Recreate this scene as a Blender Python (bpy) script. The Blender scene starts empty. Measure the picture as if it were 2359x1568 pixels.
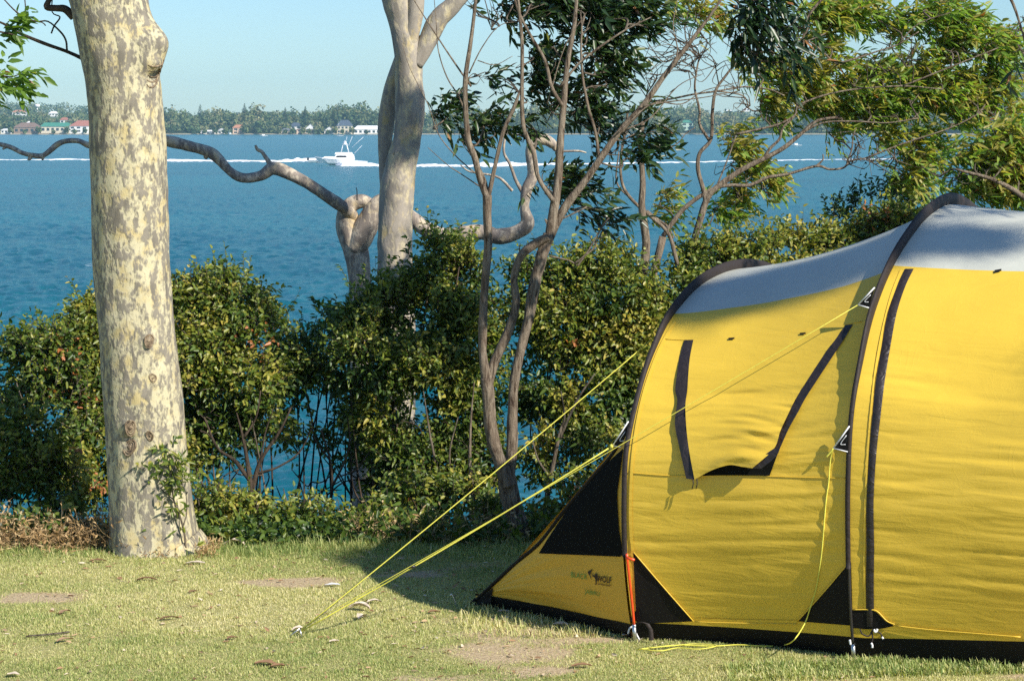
import bpy, math, random
import numpy as np
from mathutils import Vector
from mathutils.bvhtree import BVHTree
rng = np.random.default_rng(7); random.seed(7)
R = math.radians
SC = bpy.context.scene; COL = SC.collection
# ------------------------------------------------------------------ camera geometry
FPX = 5000.; CH = 2.3; PIT = math.atan(494/FPX); WZ = -7.7
def ray(px, py):
    X = (px-1179)/FPX; Y = -(py-784)/FPX
    return np.array([X, math.cos(PIT)+Y*math.sin(PIT), -math.sin(PIT)+Y*math.cos(PIT)])
CO = np.array([0., 0., CH])
def at(px, py, Y): r = ray(px, py); return CO + r*(Y/r[1])
def gz(px, py, z=0.): r = ray(px, py); return CO + r*((z-CH)/r[2])
def onplane(px, py, P, n): r = ray(px, py); return CO + r*(np.dot(P-CO, n)/np.dot(r, n))
def project(P):
    d = np.asarray(P)-CO
    f = d[..., 1]*math.cos(PIT)-d[..., 2]*math.sin(PIT); u = d[..., 1]*math.sin(PIT)+d[..., 2]*math.cos(PIT)
    return 1179+FPX*d[..., 0]/f, 784-FPX*u/f
# ------------------------------------------------------------------ numpy noise
def _h(ix, iy, iz, seed):
    n = (ix.astype(np.int64)*374761393 + iy.astype(np.int64)*668265263 + iz.astype(np.int64)*2147483647 + seed*974711) & 0xffffffff
    n = ((n ^ (n >> 13))*1274126177) & 0xffffffff
    n = ((n ^ (n >> 16))*2246822519) & 0xffffffff
    return ((n ^ (n >> 15)) & 0xffff)/65535.
def noise(x, y, z=0., seed=0):
    x, y, z = np.broadcast_arrays(np.asarray(x, float), np.asarray(y, float), np.asarray(z, float))
    ix, iy, iz = np.floor(x), np.floor(y), np.floor(z)
    fx, fy, fz = x-ix, y-iy, z-iz
    fx, fy, fz = [f*f*(3-2*f) for f in (fx, fy, fz)]
    r = 0
    for a in (0, 1):
        for b in (0, 1):
            for c in (0, 1):
                r = r + _h(ix+a, iy+b, iz+c, seed)*(fx if a else 1-fx)*(fy if b else 1-fy)*(fz if c else 1-fz)
    return r*2-1
def fbm(x, y, z=0., seed=0, o=4):
    r = 0; a = .5; k = 1.
    for i in range(o):
        r = r+a*noise(x*k, y*k, z*k, seed+i*17); a *= .5; k *= 2.03
    return r
def sstep(a, b, x): t = np.clip((x-a)/(b-a), 0, 1); return t*t*(3-2*t)
# ------------------------------------------------------------------ mesh helpers
ORG = {}
def thing(name, label, cat, base, group=None, kind=None):
    o = bpy.data.objects.new(name, None); COL.objects.link(o); o.location = base
    o.empty_display_size = .1
    ORG[o.name] = np.array(base, float)
    o['label'] = label; o['category'] = cat
    if group: o['group'] = group
    if kind: o['kind'] = kind
    return o
def mesh(name, V, Fc, mat, parent=None, base=None, smooth=True, tint=None, mats=None, mi=None, label=None):
    """one mesh object; Fc is an (n,k) array or a list of index tuples"""
    V = np.asarray(V, float)
    org = ORG[parent.name] if parent is not None else np.array(base if base is not None else (0, 0, 0), float)
    me = bpy.data.meshes.new(name)
    W = V-org
    if isinstance(Fc, np.ndarray):
        n, k = Fc.shape
        me.vertices.add(len(W)); me.vertices.foreach_set('co', W.astype(np.float32).ravel())
        me.loops.add(n*k); me.loops.foreach_set('vertex_index', Fc.astype(np.int32).ravel())
        me.polygons.add(n); me.polygons.foreach_set('loop_start', np.arange(0, n*k, k, dtype=np.int32))
        me.polygons.foreach_set('loop_total', np.full(n, k, np.int32))
        me.update(calc_edges=True); me.validate()
    else:
        me.from_pydata([tuple(v) for v in W], [], [tuple(f) for f in Fc]); me.update()
    if smooth: me.polygons.foreach_set('use_smooth', np.ones(len(me.polygons), bool))
    if tint is not None:
        a = me.attributes.new('tint', 'FLOAT', 'FACE'); a.data.foreach_set('value', np.asarray(tint, np.float32))
    for m in (mats or [mat]): me.materials.append(m)
    if mi is not None: me.polygons.foreach_set('material_index', np.asarray(mi, np.int32))
    o = bpy.data.objects.new(name, me); COL.objects.link(o)
    if parent is not None: o.parent = parent
    else: o.location = org
    ORG[o.name] = org
    if label: o['label'] = label
    return o
def tag(o, label, cat, group=None, kind=None):
    if label: o['label'] = label
    if cat: o['category'] = cat
    if group: o['group'] = group
    if kind: o['kind'] = kind
    return o
class MB:
    def __init__(s): s.parts = []; s.V = []; s.F = []; s.T = []; s.n = 0
    def add(s, V, Fc, t=0.):
        V = np.asarray(V, float); s.V.append(V); s.parts.append((V, [tuple(int(i) for i in f) for f in Fc])); s.F += [tuple(int(i)+s.n for i in f) for f in Fc]; s.T += [t]*len(Fc); s.n += len(V)
    def box(s, c, d, rz=0., t=0.):
        c = np.array(c, float); hx, hy, hz = [q/2 for q in d]
        P = np.array([(x*hx, y*hy, z*hz) for z in (-1, 1) for y in (-1, 1) for x in (-1, 1)])
        ca, sa = math.cos(rz), math.sin(rz)
        P = np.stack([P[:, 0]*ca-P[:, 1]*sa, P[:, 0]*sa+P[:, 1]*ca, P[:, 2]], 1)+c
        s.add(P, [(0, 2, 3, 1), (4, 5, 7, 6), (0, 1, 5, 4), (2, 6, 7, 3), (0, 4, 6, 2), (1, 3, 7, 5)], t)
    def tube(s, P, r, n=8, t=0., cap=True): V, Fc = tube(P, r, n, cap); s.add(V, Fc, t)
    def build_each(s, name, mat, parent):
        for V, Fc in s.parts: mesh(name, V, Fc, mat, parent)
    def build(s, name, mat, parent=None, base=None, smooth=True, label=None):
        return mesh(name, np.concatenate(s.V), s.F, mat, parent, base, smooth, tint=s.T, label=label)
def spline(P, k=6):
    P = np.asarray(P, float); n = len(P)
    if n < 3:
        t = np.linspace(0, 1, k+1)[:, None]; return P[0]*(1-t)+P[-1]*t
    out = []
    for i in range(n-1):
        p0 = P[i-1] if i else 2*P[0]-P[1]; p1, p2 = P[i], P[i+1]; p3 = P[i+2] if i+2 < n else 2*P[-1]-P[-2]
        for j in range(k):
            t = j/k
            out.append(.5*((2*p1)+(-p0+p2)*t+(2*p0-5*p1+4*p2-p3)*t*t+(-p0+3*p1-3*p2+p3)*t**3))
    out.append(P[-1]); return np.array(out)
def frames(P):
    T = np.gradient(P, axis=0); T /= np.linalg.norm(T, axis=1)[:, None]+1e-12
    ref = np.array([0, 1., 0]) if abs(T[0][1]) < .8 else np.array([1., 0, 0])
    A = []; a = ref-T[0]*np.dot(ref, T[0]); a /= np.linalg.norm(a)
    for t in T:
        a = a-t*np.dot(a, t); a /= np.linalg.norm(a)+1e-12; A.append(a.copy())
    A = np.array(A); return T, A, np.cross(T, A)
def tube(P, r, n=8, cap=True, bump=0., bfreq=1., seed=0):
    P = np.asarray(P, float); m = len(P); r = np.broadcast_to(np.asarray(r, float), (m,)).copy()
    T, A, B = frames(P)
    th = np.linspace(0, 2*np.pi, n, endpoint=False)
    D = A[:, None, :]*np.cos(th)[None, :, None]+B[:, None, :]*np.sin(th)[None, :, None]
    V = P[:, None, :]+D*r[:, None, None]
    if bump:
        q = fbm(V[..., 0]*bfreq+seed, V[..., 1]*bfreq, V[..., 2]*bfreq*.6, seed, 4)
        arc = np.concatenate([[0], np.cumsum(np.linalg.norm(np.diff(P, axis=0), axis=1))])[:, None]+0*th
        rg = np.abs(noise(np.cos(th)*3+0*arc, np.sin(th)*3+0*arc, arc*9+seed, seed+1))
        V = V+D*((q*bump+(rg-.3)*bump*.9)*r[:, None])[..., None]
    V = V.reshape(-1, 3)
    i = np.arange(m-1)[:, None]*n; j = np.arange(n)[None, :]; k = (j+1) % n
    Fc = [tuple(f) for f in np.stack([i+j, i+k, i+n+k, i+n+j], -1).reshape(-1, 4)]
    if cap: Fc += [tuple(range(n-1, -1, -1)), tuple((m-1)*n+q for q in range(n))]
    return V, Fc
def grid_faces(r, c):
    i = (np.arange(r-1)[:, None]*c+np.arange(c-1)[None, :]).ravel()
    return np.stack([i, i+1, i+c+1, i+c], 1)
# ------------------------------------------------------------------ materials
def newmat(name):
    m = bpy.data.materials.new(name); m.use_nodes = True
    nt = m.node_tree; b = nt.nodes['Principled BSDF']; return m, nt, b
def N(nt, t, **k):
    n = nt.nodes.new(t)
    for a, v in k.items():
        if a in n.inputs: n.inputs[a].default_value = v
        else: setattr(n, a, v)
    return n
def coords(nt, scale=(1, 1, 1), kind='Object', rot=(0, 0, 0)):
    tc = N(nt, 'ShaderNodeTexCoord'); mp = N(nt, 'ShaderNodeMapping'); mp.inputs['Scale'].default_value = scale
    mp.inputs['Rotation'].default_value = rot
    nt.links.new(tc.outputs[kind], mp.inputs['Vector']); return mp.outputs['Vector']
def tex(nt, vec, scale, detail=4., rough=.55, dist=0.):
    n = N(nt, 'ShaderNodeTexNoise'); n.inputs['Scale'].default_value = scale; n.inputs['Detail'].default_value = detail
    n.inputs['Roughness'].default_value = rough; n.inputs['Distortion'].default_value = dist
    nt.links.new(vec, n.inputs['Vector']); return n.outputs['Fac']
def ramp(nt, fac, stops, interp='LINEAR'):
    n = N(nt, 'ShaderNodeValToRGB'); cr = n.color_ramp; cr.interpolation = interp
    while len(cr.elements) < len(stops): cr.elements.new(.5)
    for e, (p, c) in zip(cr.elements, stops): e.position = p; e.color = (*c, 1) if len(c) == 3 else c
    nt.links.new(fac, n.inputs['Fac']); return n.outputs['Color']
def mix(nt, f, a, b, mode='MIX'):
    n = N(nt, 'ShaderNodeMix', data_type='RGBA', blend_type=mode)
    for s, v in ((0, f), (6, a), (7, b)):
        if hasattr(v, 'is_linked') or hasattr(v, 'links'): nt.links.new(v, n.inputs[s])
        else: n.inputs[s].default_value = v if s == 0 or len(v) == 4 else (*v, 1)
    return n.outputs[2]
def mathn(nt, op, a, b=None, c=None):
    n = N(nt, 'ShaderNodeMath', operation=op)
    for i, v in enumerate((a, b, c)):
        if v is None: continue
        if hasattr(v, 'links'): nt.links.new(v, n.inputs[i])
        else: n.inputs[i].default_value = v
    return n.outputs[0]
def bump(nt, b, h, strength=.3, dist=.01, prev=None):
    n = N(nt, 'ShaderNodeBump'); n.inputs['Strength'].default_value = strength; n.inputs['Distance'].default_value = dist
    nt.links.new(h, n.inputs['Height'])
    if prev is not None: nt.links.new(prev, n.inputs['Normal'])
    nt.links.new(n.outputs['Normal'], b.inputs['Normal']); return n.outputs['Normal']
def flat(name, col, rough=.6, metal=0., var=.12, scale=30, bmp=0., spec=.5):
    m, nt, b = newmat(name); v = coords(nt); f = tex(nt, v, scale, 3)
    lo = tuple(c*(1-var) for c in col); hi = tuple(min(1, c*(1+var)) for c in col)
    nt.links.new(ramp(nt, f, [(.3, lo), (.7, hi)]), b.inputs['Base Color'])
    b.inputs['Roughness'].default_value = rough; b.inputs['Metallic'].default_value = metal
    b.inputs['Specular IOR Level'].default_value = spec
    if bmp: bump(nt, b, f, bmp, .003)
    return m
def leafmat(name, stops, rough=.4, trans=.35, spec=.5, tcol=1.25):
    m, nt, b = newmat(name)
    at_ = N(nt, 'ShaderNodeAttribute', attribute_name='tint')
    c = ramp(nt, at_.outputs['Fac'], stops)
    nt.links.new(c, b.inputs['Base Color']); b.inputs['Roughness'].default_value = rough
    b.inputs['Specular IOR Level'].default_value = spec
    tr = N(nt, 'ShaderNodeBsdfTranslucent')
    nt.links.new(mix(nt, 1., c, (tcol*1.1, tcol*1.15, tcol*.5), 'MULTIPLY'), tr.inputs['Color'])
    ms = N(nt, 'ShaderNodeMixShader'); ms.inputs[0].default_value = trans
    nt.links.new(b.outputs[0], ms.inputs[1]); nt.links.new(tr.outputs[0], ms.inputs[2])
    nt.links.new(ms.outputs[0], nt.nodes['Material Output'].inputs['Surface']); return m
M = {}
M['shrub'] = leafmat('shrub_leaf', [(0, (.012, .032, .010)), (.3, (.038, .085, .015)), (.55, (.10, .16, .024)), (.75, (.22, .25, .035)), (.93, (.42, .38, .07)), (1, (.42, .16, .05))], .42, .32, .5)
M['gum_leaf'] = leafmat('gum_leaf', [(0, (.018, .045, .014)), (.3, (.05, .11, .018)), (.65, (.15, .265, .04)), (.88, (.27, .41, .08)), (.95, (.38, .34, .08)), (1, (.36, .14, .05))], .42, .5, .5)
M['dark_leaf'] = leafmat('dark_gum_leaf', [(0, (.008, .024, .010)), (.4, (.022, .055, .015)), (.8, (.055, .095, .02)), (.95, (.17, .19, .04)), (1, (.3, .14, .05))], .38, .2, .5)  # canopy shade on the forked tree's leaves is put into these darker greens
M['grass'] = leafmat('grass_blade', [(0, (.11, .19, .05)), (.3, (.26, .34, .10)), (.5, (.48, .51, .19)), (.75, (.68, .62, .30)), (1, (.80, .72, .46))], .6, .3, .3)
M['dry'] = leafmat('dry_weed', [(0, (.05, .09, .02)), (.2, (.14, .09, .04)), (.6, (.38, .24, .11)), (1, (.60, .46, .26))], .7, .2, .2)
M['far_leaf'] = leafmat('far_foliage', [(0, (.03, .065, .03)), (.3, (.08, .125, .05)), (.6, (.17, .19, .08)), (.85, (.24, .21, .12)), (1, (.30, .30, .14))], .8, .1, .1)
# spotted gum bark
def rough_bark_(name):
    m, nt, b = newmat(name); n = tex(nt, coords(nt, (1, 1, .5)), 70, 5, .7, .5)
    nt.links.new(ramp(nt, n, [(.35, (.045, .028, .018)), (.5, (.22, .16, .10)), (.65, (.42, .34, .22))]), b.inputs['Base Color']); b.inputs['Roughness'].default_value = .9; bump(nt, b, n, 1., .008); return m
def spotted(name, cream, grey, dark, thr=.5, sc=1., contrast=.035):
    m, nt, b = newmat(name)
    v = coords(nt, (1, 1, .42)); w = coords(nt, (1, 1, 1))
    n1 = tex(nt, v, 17*sc, 2.5, .5, .25); n2 = tex(nt, coords(nt, (1.3, 1.3, .75)), 34*sc, 2, .5, .3)
    big = tex(nt, w, 2.4*sc, 2)
    f = mathn(nt, 'ADD', mathn(nt, 'MULTIPLY', n1, .62), mathn(nt, 'MULTIPLY', n2, .38))
    f = mathn(nt, 'ADD', f, mathn(nt, 'MULTIPLY', mathn(nt, 'SUBTRACT', big, .5), .22))
    k = ramp(nt, f, [(thr-contrast/2, (0, 0, 0)), (thr+contrast/2, (1, 1, 1))])
    fine = tex(nt, v, 90*sc, 5, .65)
    g = mix(nt, fine, tuple(c*.75 for c in grey), tuple(c*1.25 for c in grey))
    tone = tex(nt, v, 11*sc, 3)
    g = mix(nt, ramp(nt, tone, [(.45, (0, 0, 0)), (.62, (1, 1, 1))]), g, tuple(c*.72 for c in grey))
    c = mix(nt, fine, tuple(q*.82 for q in cream), tuple(min(1, q*1.15) for q in cream))
    c = mix(nt, ramp(nt, tex(nt, w, 7*sc, 3), [(.48, (0, 0, 0)), (.66, (1, 1, 1))]), c, (cream[0]*.95, cream[1]*.86, cream[2]*.66))
    col = mix(nt, k, g, c)
    st = ramp(nt, tex(nt, coords(nt, (1.2, 1.2, .35)), 26*sc, 4, .7, .6), [(.66, (0, 0, 0)), (.73, (1, 1, 1))])
    col = mix(nt, mathn(nt, 'MULTIPLY', st, .8), col, dark)
    nt.links.new(col, b.inputs['Base Color']); b.inputs['Roughness'].default_value = .8; b.inputs['Specular IOR Level'].default_value = .35
    h = mathn(nt, 'ADD', mathn(nt, 'MULTIPLY', k, -.55), mathn(nt, 'MULTIPLY', fine, .5))
    h = mathn(nt, 'SUBTRACT', h, mathn(nt, 'MULTIPLY', st, .5))
    bump(nt, b, h, .7, .006); return m
M['spotted'] = spotted('spotted_bark', (.53, .48, .31), (.235, .21, .165), (.10, .07, .045), .505, 1.6, .11)
M['knot'] = rough_bark_('knot_bark')
M['smooth'] = spotted('smooth_gum_bark', (.52, .45, .29), (.34, .30, .245), (.15, .115, .08), .55, .9, .14)
M['limb'] = spotted('weathered_limb_bark', (.52, .45, .35), (.26, .22, .185), (.06, .045, .035), .52, 1., .12)
def rough_bark(name, a, b_, c):
    m, nt, b = newmat(name)
    v = coords(nt, (1, 1, .2)); n = tex(nt, v, 48, 6, .75, .6); big = tex(nt, coords(nt), 5, 3)
    col = ramp(nt, n, [(.38, c), (.47, a), (.6, b_)])
    col = mix(nt, ramp(nt, big, [(.42, (0, 0, 0)), (.62, (1, 1, 1))]), col, (.17, .125, .09))
    nt.links.new(mix(nt, .55, col, ramp(nt, n, [(.38, c), (.47, a), (.6, b_)])), b.inputs['Base Color'])
    b.inputs['Roughness'].default_value = .9; b.inputs['Specular IOR Level'].default_value = .15
    bump(nt, b, n, 1., .02); return m
M['bark'] = rough_bark('rough_brown_bark', (.19, .15, .11), (.33, .275, .205), (.045, .028, .02))
M['twig'] = rough_bark('twig_bark', (.12, .10, .075), (.22, .185, .14), (.03, .024, .018))
M['dark_twig'] = rough_bark('dark_twig_bark', (.045, .034, .025), (.085, .065, .045), (.012, .009, .007))
# tent fabrics
def fabric(name, col, rough=.5, trans=.0, wr=.35, sheen=.0, wscale=(1.4, 1.4, 9), spec=.4):
    m, nt, b = newmat(name)
    v = coords(nt, wscale); n = tex(nt, v, 2.6, 3, .5, .9)
    v2 = coords(nt, (1, 1, 1), rot=(.5, .3, .2)); c1 = tex(nt, v2, 5.5, 2.5, .5, 1.6)
    r1 = mathn(nt, 'ABSOLUTE', mathn(nt, 'SUBTRACT', c1, .5))          # ridged creases
    r1 = ramp(nt, r1, [(0, (1, 1, 1)), (.03, (0, 0, 0))])
    c2 = tex(nt, coords(nt, (1, 1, 1.6), rot=(-.6, .2, .5)), 11, 2, .5, 1.2)
    r2 = ramp(nt, mathn(nt, 'ABSOLUTE', mathn(nt, 'SUBTRACT', c2, .5)), [(0, (1, 1, 1)), (.025, (0, 0, 0))])
    weave = tex(nt, coords(nt), 420, 1)
    f = tex(nt, coords(nt), 3, 3)
    nt.links.new(ramp(nt, f, [(.3, tuple(c*.93 for c in col)), (.7, tuple(min(1, c*1.04) for c in col))]), b.inputs['Base Color'])
    b.inputs['Roughness'].default_value = rough; b.inputs['Specular IOR Level'].default_value = spec
    h = mathn(nt, 'ADD', mathn(nt, 'MULTIPLY', n, 1.), mathn(nt, 'MULTIPLY', r1, .045))
    h = mathn(nt, 'ADD', h, mathn(nt, 'MULTIPLY', r2, .025)); h = mathn(nt, 'ADD', h, mathn(nt, 'MULTIPLY', weave, .02))
    bump(nt, b, h, wr, .012)
    if trans:
        tr = N(nt, 'ShaderNodeBsdfTranslucent'); tr.inputs['Color'].default_value = (col[0], col[1]*.85, col[2]*.5, 1)
        ms = N(nt, 'ShaderNodeMixShader'); ms.inputs[0].default_value = trans
        nt.links.new(b.outputs[0], ms.inputs[1]); nt.links.new(tr.outputs[0], ms.inputs[2])
        nt.links.new(ms.outputs[0], nt.nodes['Material Output'].inputs['Surface'])
    return m
M['yellow'] = fabric('yellow_fly_nylon', (.84, .57, .066), .38, .12, .30)
M['tail_yellow'] = fabric('yellow_vestibule_nylon', (.74, .46, .06), .5, .14, .4, wscale=(2, 2, 3))
M['grey'] = fabric('grey_roof_nylon', (.55, .56, .48), .45, .04, .25, wscale=(2, 2, 2))
M['black'] = fabric('black_trim_nylon', (.012, .011, .011), .6, 0, .5, wscale=(3, 3, 3), spec=.15)
M['sleeve'] = fabric('brown_black_sleeve', (.034, .027, .025), .6, 0, .5, wscale=(9, 9, 9), spec=.2)
M['zip'] = fabric('dark_zip_cover', (.030, .024, .024), .42, 0, .9, wscale=(6, 6, 9), spec=.4)
M['mesh'] = flat('black_insect_mesh', (.008, .009, .009), .95, var=.3, scale=500, spec=.08)
M['red'] = flat('orange_red_pole', (.80, .085, .02), .35, scale=8, var=.04)
M['metal'] = flat('aluminium', (.55, .55, .53), .35, .9, scale=60)
M['blackmetal'] = flat('black_pole_coating', (.03, .028, .027), .4, scale=60)
M['rope'] = flat('yellow_guy_rope', (.74, .69, .10), .6, scale=300, var=.3, bmp=.4)
M['white'] = flat('white_webbing', (.75, .76, .78), .6, scale=50)
M['green_print'] = flat('green_print', (.12, .30, .05), .7, scale=60)
M['black_print'] = flat('black_print', (.022, .012, .006), .7, scale=60)
M['paper'] = flat('white_paper', (.75, .75, .74), .8, scale=30)
M['litter'] = leafmat('dead_leaf', [(0, (.16, .09, .045)), (.4, (.34, .2, .11)), (.7, (.48, .34, .2)), (1, (.72, .62, .48))], .7, .1, .2)
M['bark_curl'] = flat('pale_bark_curl', (.62, .52, .40), .8, scale=20, var=.3)
# ------------------------------------------------------------------ ground
EDGE = 11.75
def edge_y(x): return EDGE+.16*fbm(np.asarray(x)*.6, 3.1, 0, 5, 3)
def ground_z(x, y):
    x = np.asarray(x, float); y = np.asarray(y, float)
    z = .03*np.clip((x-.6)/.85, 0, 2.5)*sstep(12.2, 10.5, y)
    z = z+.03*fbm(x*.5, y*.5, 0, 9, 3)*sstep(1.2, 2.6, np.hypot(x-.7, y-9.8)*1.0)
    d = np.clip(y-edge_y(x), 0, None)
    z = z-(.62*d+.02*d*d)*sstep(0, .9, d)+.12*fbm(x*1.1, y*1.1, 0, 3, 4)*sstep(0, 1.5, d)
    return np.maximum(z, WZ-2.5)
def gp(px, py):                       # point on the lawn under a pixel
    P = gz(px, py, 0.)
    for _ in range(4): P = gz(px, py, float(ground_z(P[0], P[1])))
    return P
xs = np.concatenate([np.linspace(-400, -14, 24), np.linspace(-13, 13, 200), np.linspace(14, 400, 24)])
ys = np.concatenate([np.linspace(-60, 5, 14), np.linspace(5.3, 14, 130), np.linspace(14.4, 34, 40)])
gx, gy = np.meshgrid(xs, ys)
GV = np.stack([gx, gy, ground_z(gx, gy)], -1).reshape(-1, 3)
def lawn_cover(x, y):                 # 0 bare soil .. 1 full grass
    q = fbm(np.asarray(x)*.9+4, np.asarray(y)*2.1, 0, 21, 4)
    c = sstep(-.55, -.25, q)
    def patch(cx, cy, rx, ry, a): return a*np.exp(-(((x-cx)/rx)**2+((y-cy)/ry)**2))
    bare = 0
    for (px, py, rx, ry, a) in ((90, 1480, .5, .13, 1.), (330, 1440, .28, .06, .8), (0, 1530, .5, .10, .9), (820, 1355, .35, .06, .9), (1130, 1405, .35, .07, .7),
                                (760, 1350, .2, .05, .5), (1560, 1480, .8, .06, .8), (1800, 1545, .9, .07, .75), (2250, 1562, .5, .05, .8), (1250, 1425, .3, .05, .5)):
        p = gz(px, py, 0.); bare = bare+patch(p[0], p[1], rx, ry, a)
    return np.clip(c-bare*.26*(.55+2.2*fbm(np.asarray(x)*5, np.asarray(y)*11, 0, 77, 4)), 0, 1)
m, nt, b = newmat('soil_and_turf'); v = coords(nt, kind='Object')
n1 = tex(nt, v, 3.2, 6, .6); n2 = tex(nt, v, 60, 4, .7); n3 = tex(nt, v, 1.1, 3)
soil = ramp(nt, n2, [(.3, (.30, .22, .12)), (.52, (.50, .39, .24)), (.75, (.66, .55, .37))])
turf = ramp(nt, n2, [(.3, (.18, .19, .06)), (.5, (.36, .34, .14)), (.7, (.52, .45, .22))])
at_ = N(nt, 'ShaderNodeAttribute', attribute_name='cover')
cf = ramp(nt, mathn(nt, 'ADD', at_.outputs['Fac'], mathn(nt, 'MULTIPLY', mathn(nt, 'SUBTRACT', n2, .5), .6)), [(.3, (0, 0, 0)), (.6, (1, 1, 1))])
col = mix(nt, cf, soil, turf)
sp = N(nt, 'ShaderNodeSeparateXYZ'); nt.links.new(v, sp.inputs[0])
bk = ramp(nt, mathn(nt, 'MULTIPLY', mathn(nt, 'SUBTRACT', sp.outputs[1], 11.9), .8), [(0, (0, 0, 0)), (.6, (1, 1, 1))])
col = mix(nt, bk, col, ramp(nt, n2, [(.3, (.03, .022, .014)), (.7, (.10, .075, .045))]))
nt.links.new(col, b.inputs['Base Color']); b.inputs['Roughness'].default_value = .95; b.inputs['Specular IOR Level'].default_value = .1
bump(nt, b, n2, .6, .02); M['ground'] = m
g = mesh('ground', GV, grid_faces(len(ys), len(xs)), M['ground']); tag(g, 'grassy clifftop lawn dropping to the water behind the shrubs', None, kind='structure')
a = g.data.attributes.new('cover', 'FLOAT', 'POINT'); a.data.foreach_set('value', lawn_cover(GV[:, 0], GV[:, 1]).astype(np.float32))
# grass blades
def blades(n, x0, x1, y0, y1, h0, h1, w, seed, tone=0., cover=True, edge=False):
    r = np.random.default_rng(seed)
    x = r.uniform(x0, x1, n); y = r.uniform(y0, y1, n)
    if cover:
        keep = r.random(n) < np.clip(lawn_cover(x, y)*1.1+.03, 0, 1); x = x[keep]; y = y[keep]
    k = (y < edge_y(x)+.12)
    if w > .003: k &= ~((np.abs(x-.2) < .27*y+.35) & (y > 8.5))
    x = x[k]; y = y[k]; n = len(x)
    P = np.stack([x, y, ground_z(x, y)-.003], 1)
    green = fbm(x*.8+9, y*1.6, 0, 31, 4)+.5*sstep(10.8, 11.7, y)+.25*fbm(x*4, y*6, 0, 88, 3)
    tuft = fbm(x*7, y*7, 0, 55, 2)
    h = r.uniform(h0, h1, n)*(1+.7*tuft)*(1+.5*sstep(11.2, 11.8, y))
    a = r.uniform(0, 2*np.pi, n); lean = r.uniform(.2, 1.0, n)
    s = np.stack([np.cos(a+1.57), np.sin(a+1.57), np.zeros(n)], 1)*(w*r.uniform(.6, 1.3, n))[:, None]
    tip = P+np.stack([np.cos(a)*lean*h, np.sin(a)*lean*h, h*np.clip(1.1-lean*.6, .25, 1)], 1)
    mid = (P+tip)/2+np.array([0, 0, 1])*(h*.18)[:, None]
    V = np.stack([P-s, P+s, mid+s*.8, tip, mid-s*.8], 1).reshape(-1, 3)
    i = np.arange(n)[:, None]*5
    Fc = i+np.array([[0, 1, 2, 4]]); F3 = i+np.array([[4, 2, 3, 3]])
    t = np.clip(.59-.42*green+r.normal(0, .2, n)+tone, 0, 1)
    return V, i, t
Vs = []; Q = []; T3 = []; tt = []; off = 0
for args in ((900000, -3.6, 3.9, 8.5, 12.0, .006, .022, .0012, 1), (60000, -6, 7, 6.5, 12.0, .012, .035, .004, 2), (14000, -3.6, 3.9, 11.45, 11.95, .02, .05, .0017, 3, -.05, False),
             (60000, -14, 14, -3, 12.0, .015, .04, .007, 4), (9000, .9, 2.6, 8.78, 9.05, .02, .05, .0025, 6, -.22, False), (2500, -.25, .6, 9.62, 10.25, .02, .055, .002, 8, .1, False)):
    V, i, t = blades(*args); Vs.append(V); Q.append((i+off)); tt.append(t); off += len(V)
I = np.concatenate(Q); V = np.concatenate(Vs); t = np.concatenate(tt)
Fc = np.concatenate([I+np.array([[0, 1, 2]]), I+np.array([[0, 2, 4]]), I+np.array([[4, 2, 3]])])
o = mesh('grass', V, Fc, M['grass'], smooth=False, tint=np.concatenate([t, t, t]))
tag(o, 'short sunburnt lawn grass with green and straw patches', 'grass', kind='stuff')
# ------------------------------------------------------------------ water
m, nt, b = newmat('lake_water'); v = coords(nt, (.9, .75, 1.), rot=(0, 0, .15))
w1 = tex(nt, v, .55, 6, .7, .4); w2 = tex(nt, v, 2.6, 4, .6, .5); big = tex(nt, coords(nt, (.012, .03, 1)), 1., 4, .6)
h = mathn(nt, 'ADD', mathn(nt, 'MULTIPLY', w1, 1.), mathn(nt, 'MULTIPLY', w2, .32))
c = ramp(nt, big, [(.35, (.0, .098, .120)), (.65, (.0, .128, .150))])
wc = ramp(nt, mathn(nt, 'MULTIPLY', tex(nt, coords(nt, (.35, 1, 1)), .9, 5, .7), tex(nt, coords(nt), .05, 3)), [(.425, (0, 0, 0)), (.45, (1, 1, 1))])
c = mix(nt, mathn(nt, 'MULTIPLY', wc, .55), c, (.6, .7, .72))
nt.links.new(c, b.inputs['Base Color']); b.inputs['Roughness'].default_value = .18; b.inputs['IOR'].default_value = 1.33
b.inputs['Specular IOR Level'].default_value = .2
b.inputs['Specular IOR Level'].default_value = 0.; b.inputs['Roughness'].default_value = .9
nrm = bump(nt, b, tex(nt, coords(nt, (.8, 1.2, 1)), 2.4, 5, .7, .4), .8, .16)
gl = N(nt, 'ShaderNodeBsdfGlossy'); gl.inputs['Roughness'].default_value = .16; gl.inputs['Color'].default_value = (.9, .95, 1., 1)
nt.links.new(nrm, gl.inputs['Normal']); lw_ = N(nt, 'ShaderNodeLayerWeight'); lw_.inputs['Blend'].default_value = .28; nt.links.new(nrm, lw_.inputs['Normal'])
ms = N(nt, 'ShaderNodeMixShader'); nt.links.new(mathn(nt, 'MULTIPLY', lw_.outputs['Facing'], .54), ms.inputs[0])
nt.links.new(b.outputs[0], ms.inputs[1]); nt.links.new(gl.outputs[0], ms.inputs[2]); nt.links.new(ms.outputs[0], nt.nodes['Material Output'].inputs['Surface'])
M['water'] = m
pc = np.concatenate([np.linspace(-9000, -400, 30), np.linspace(-360, 2700, 1250), np.linspace(2760, 11000, 30)])
yr = np.concatenate([[13., 20., 26.], 1/np.linspace(1/32., 1/900., 950), np.linspace(960, 2700, 30), [3500, 5000, 7000]])
PXw, Yw = np.meshgrid(pc, yr); Xw = (PXw-1179)/FPX*Yw
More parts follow.
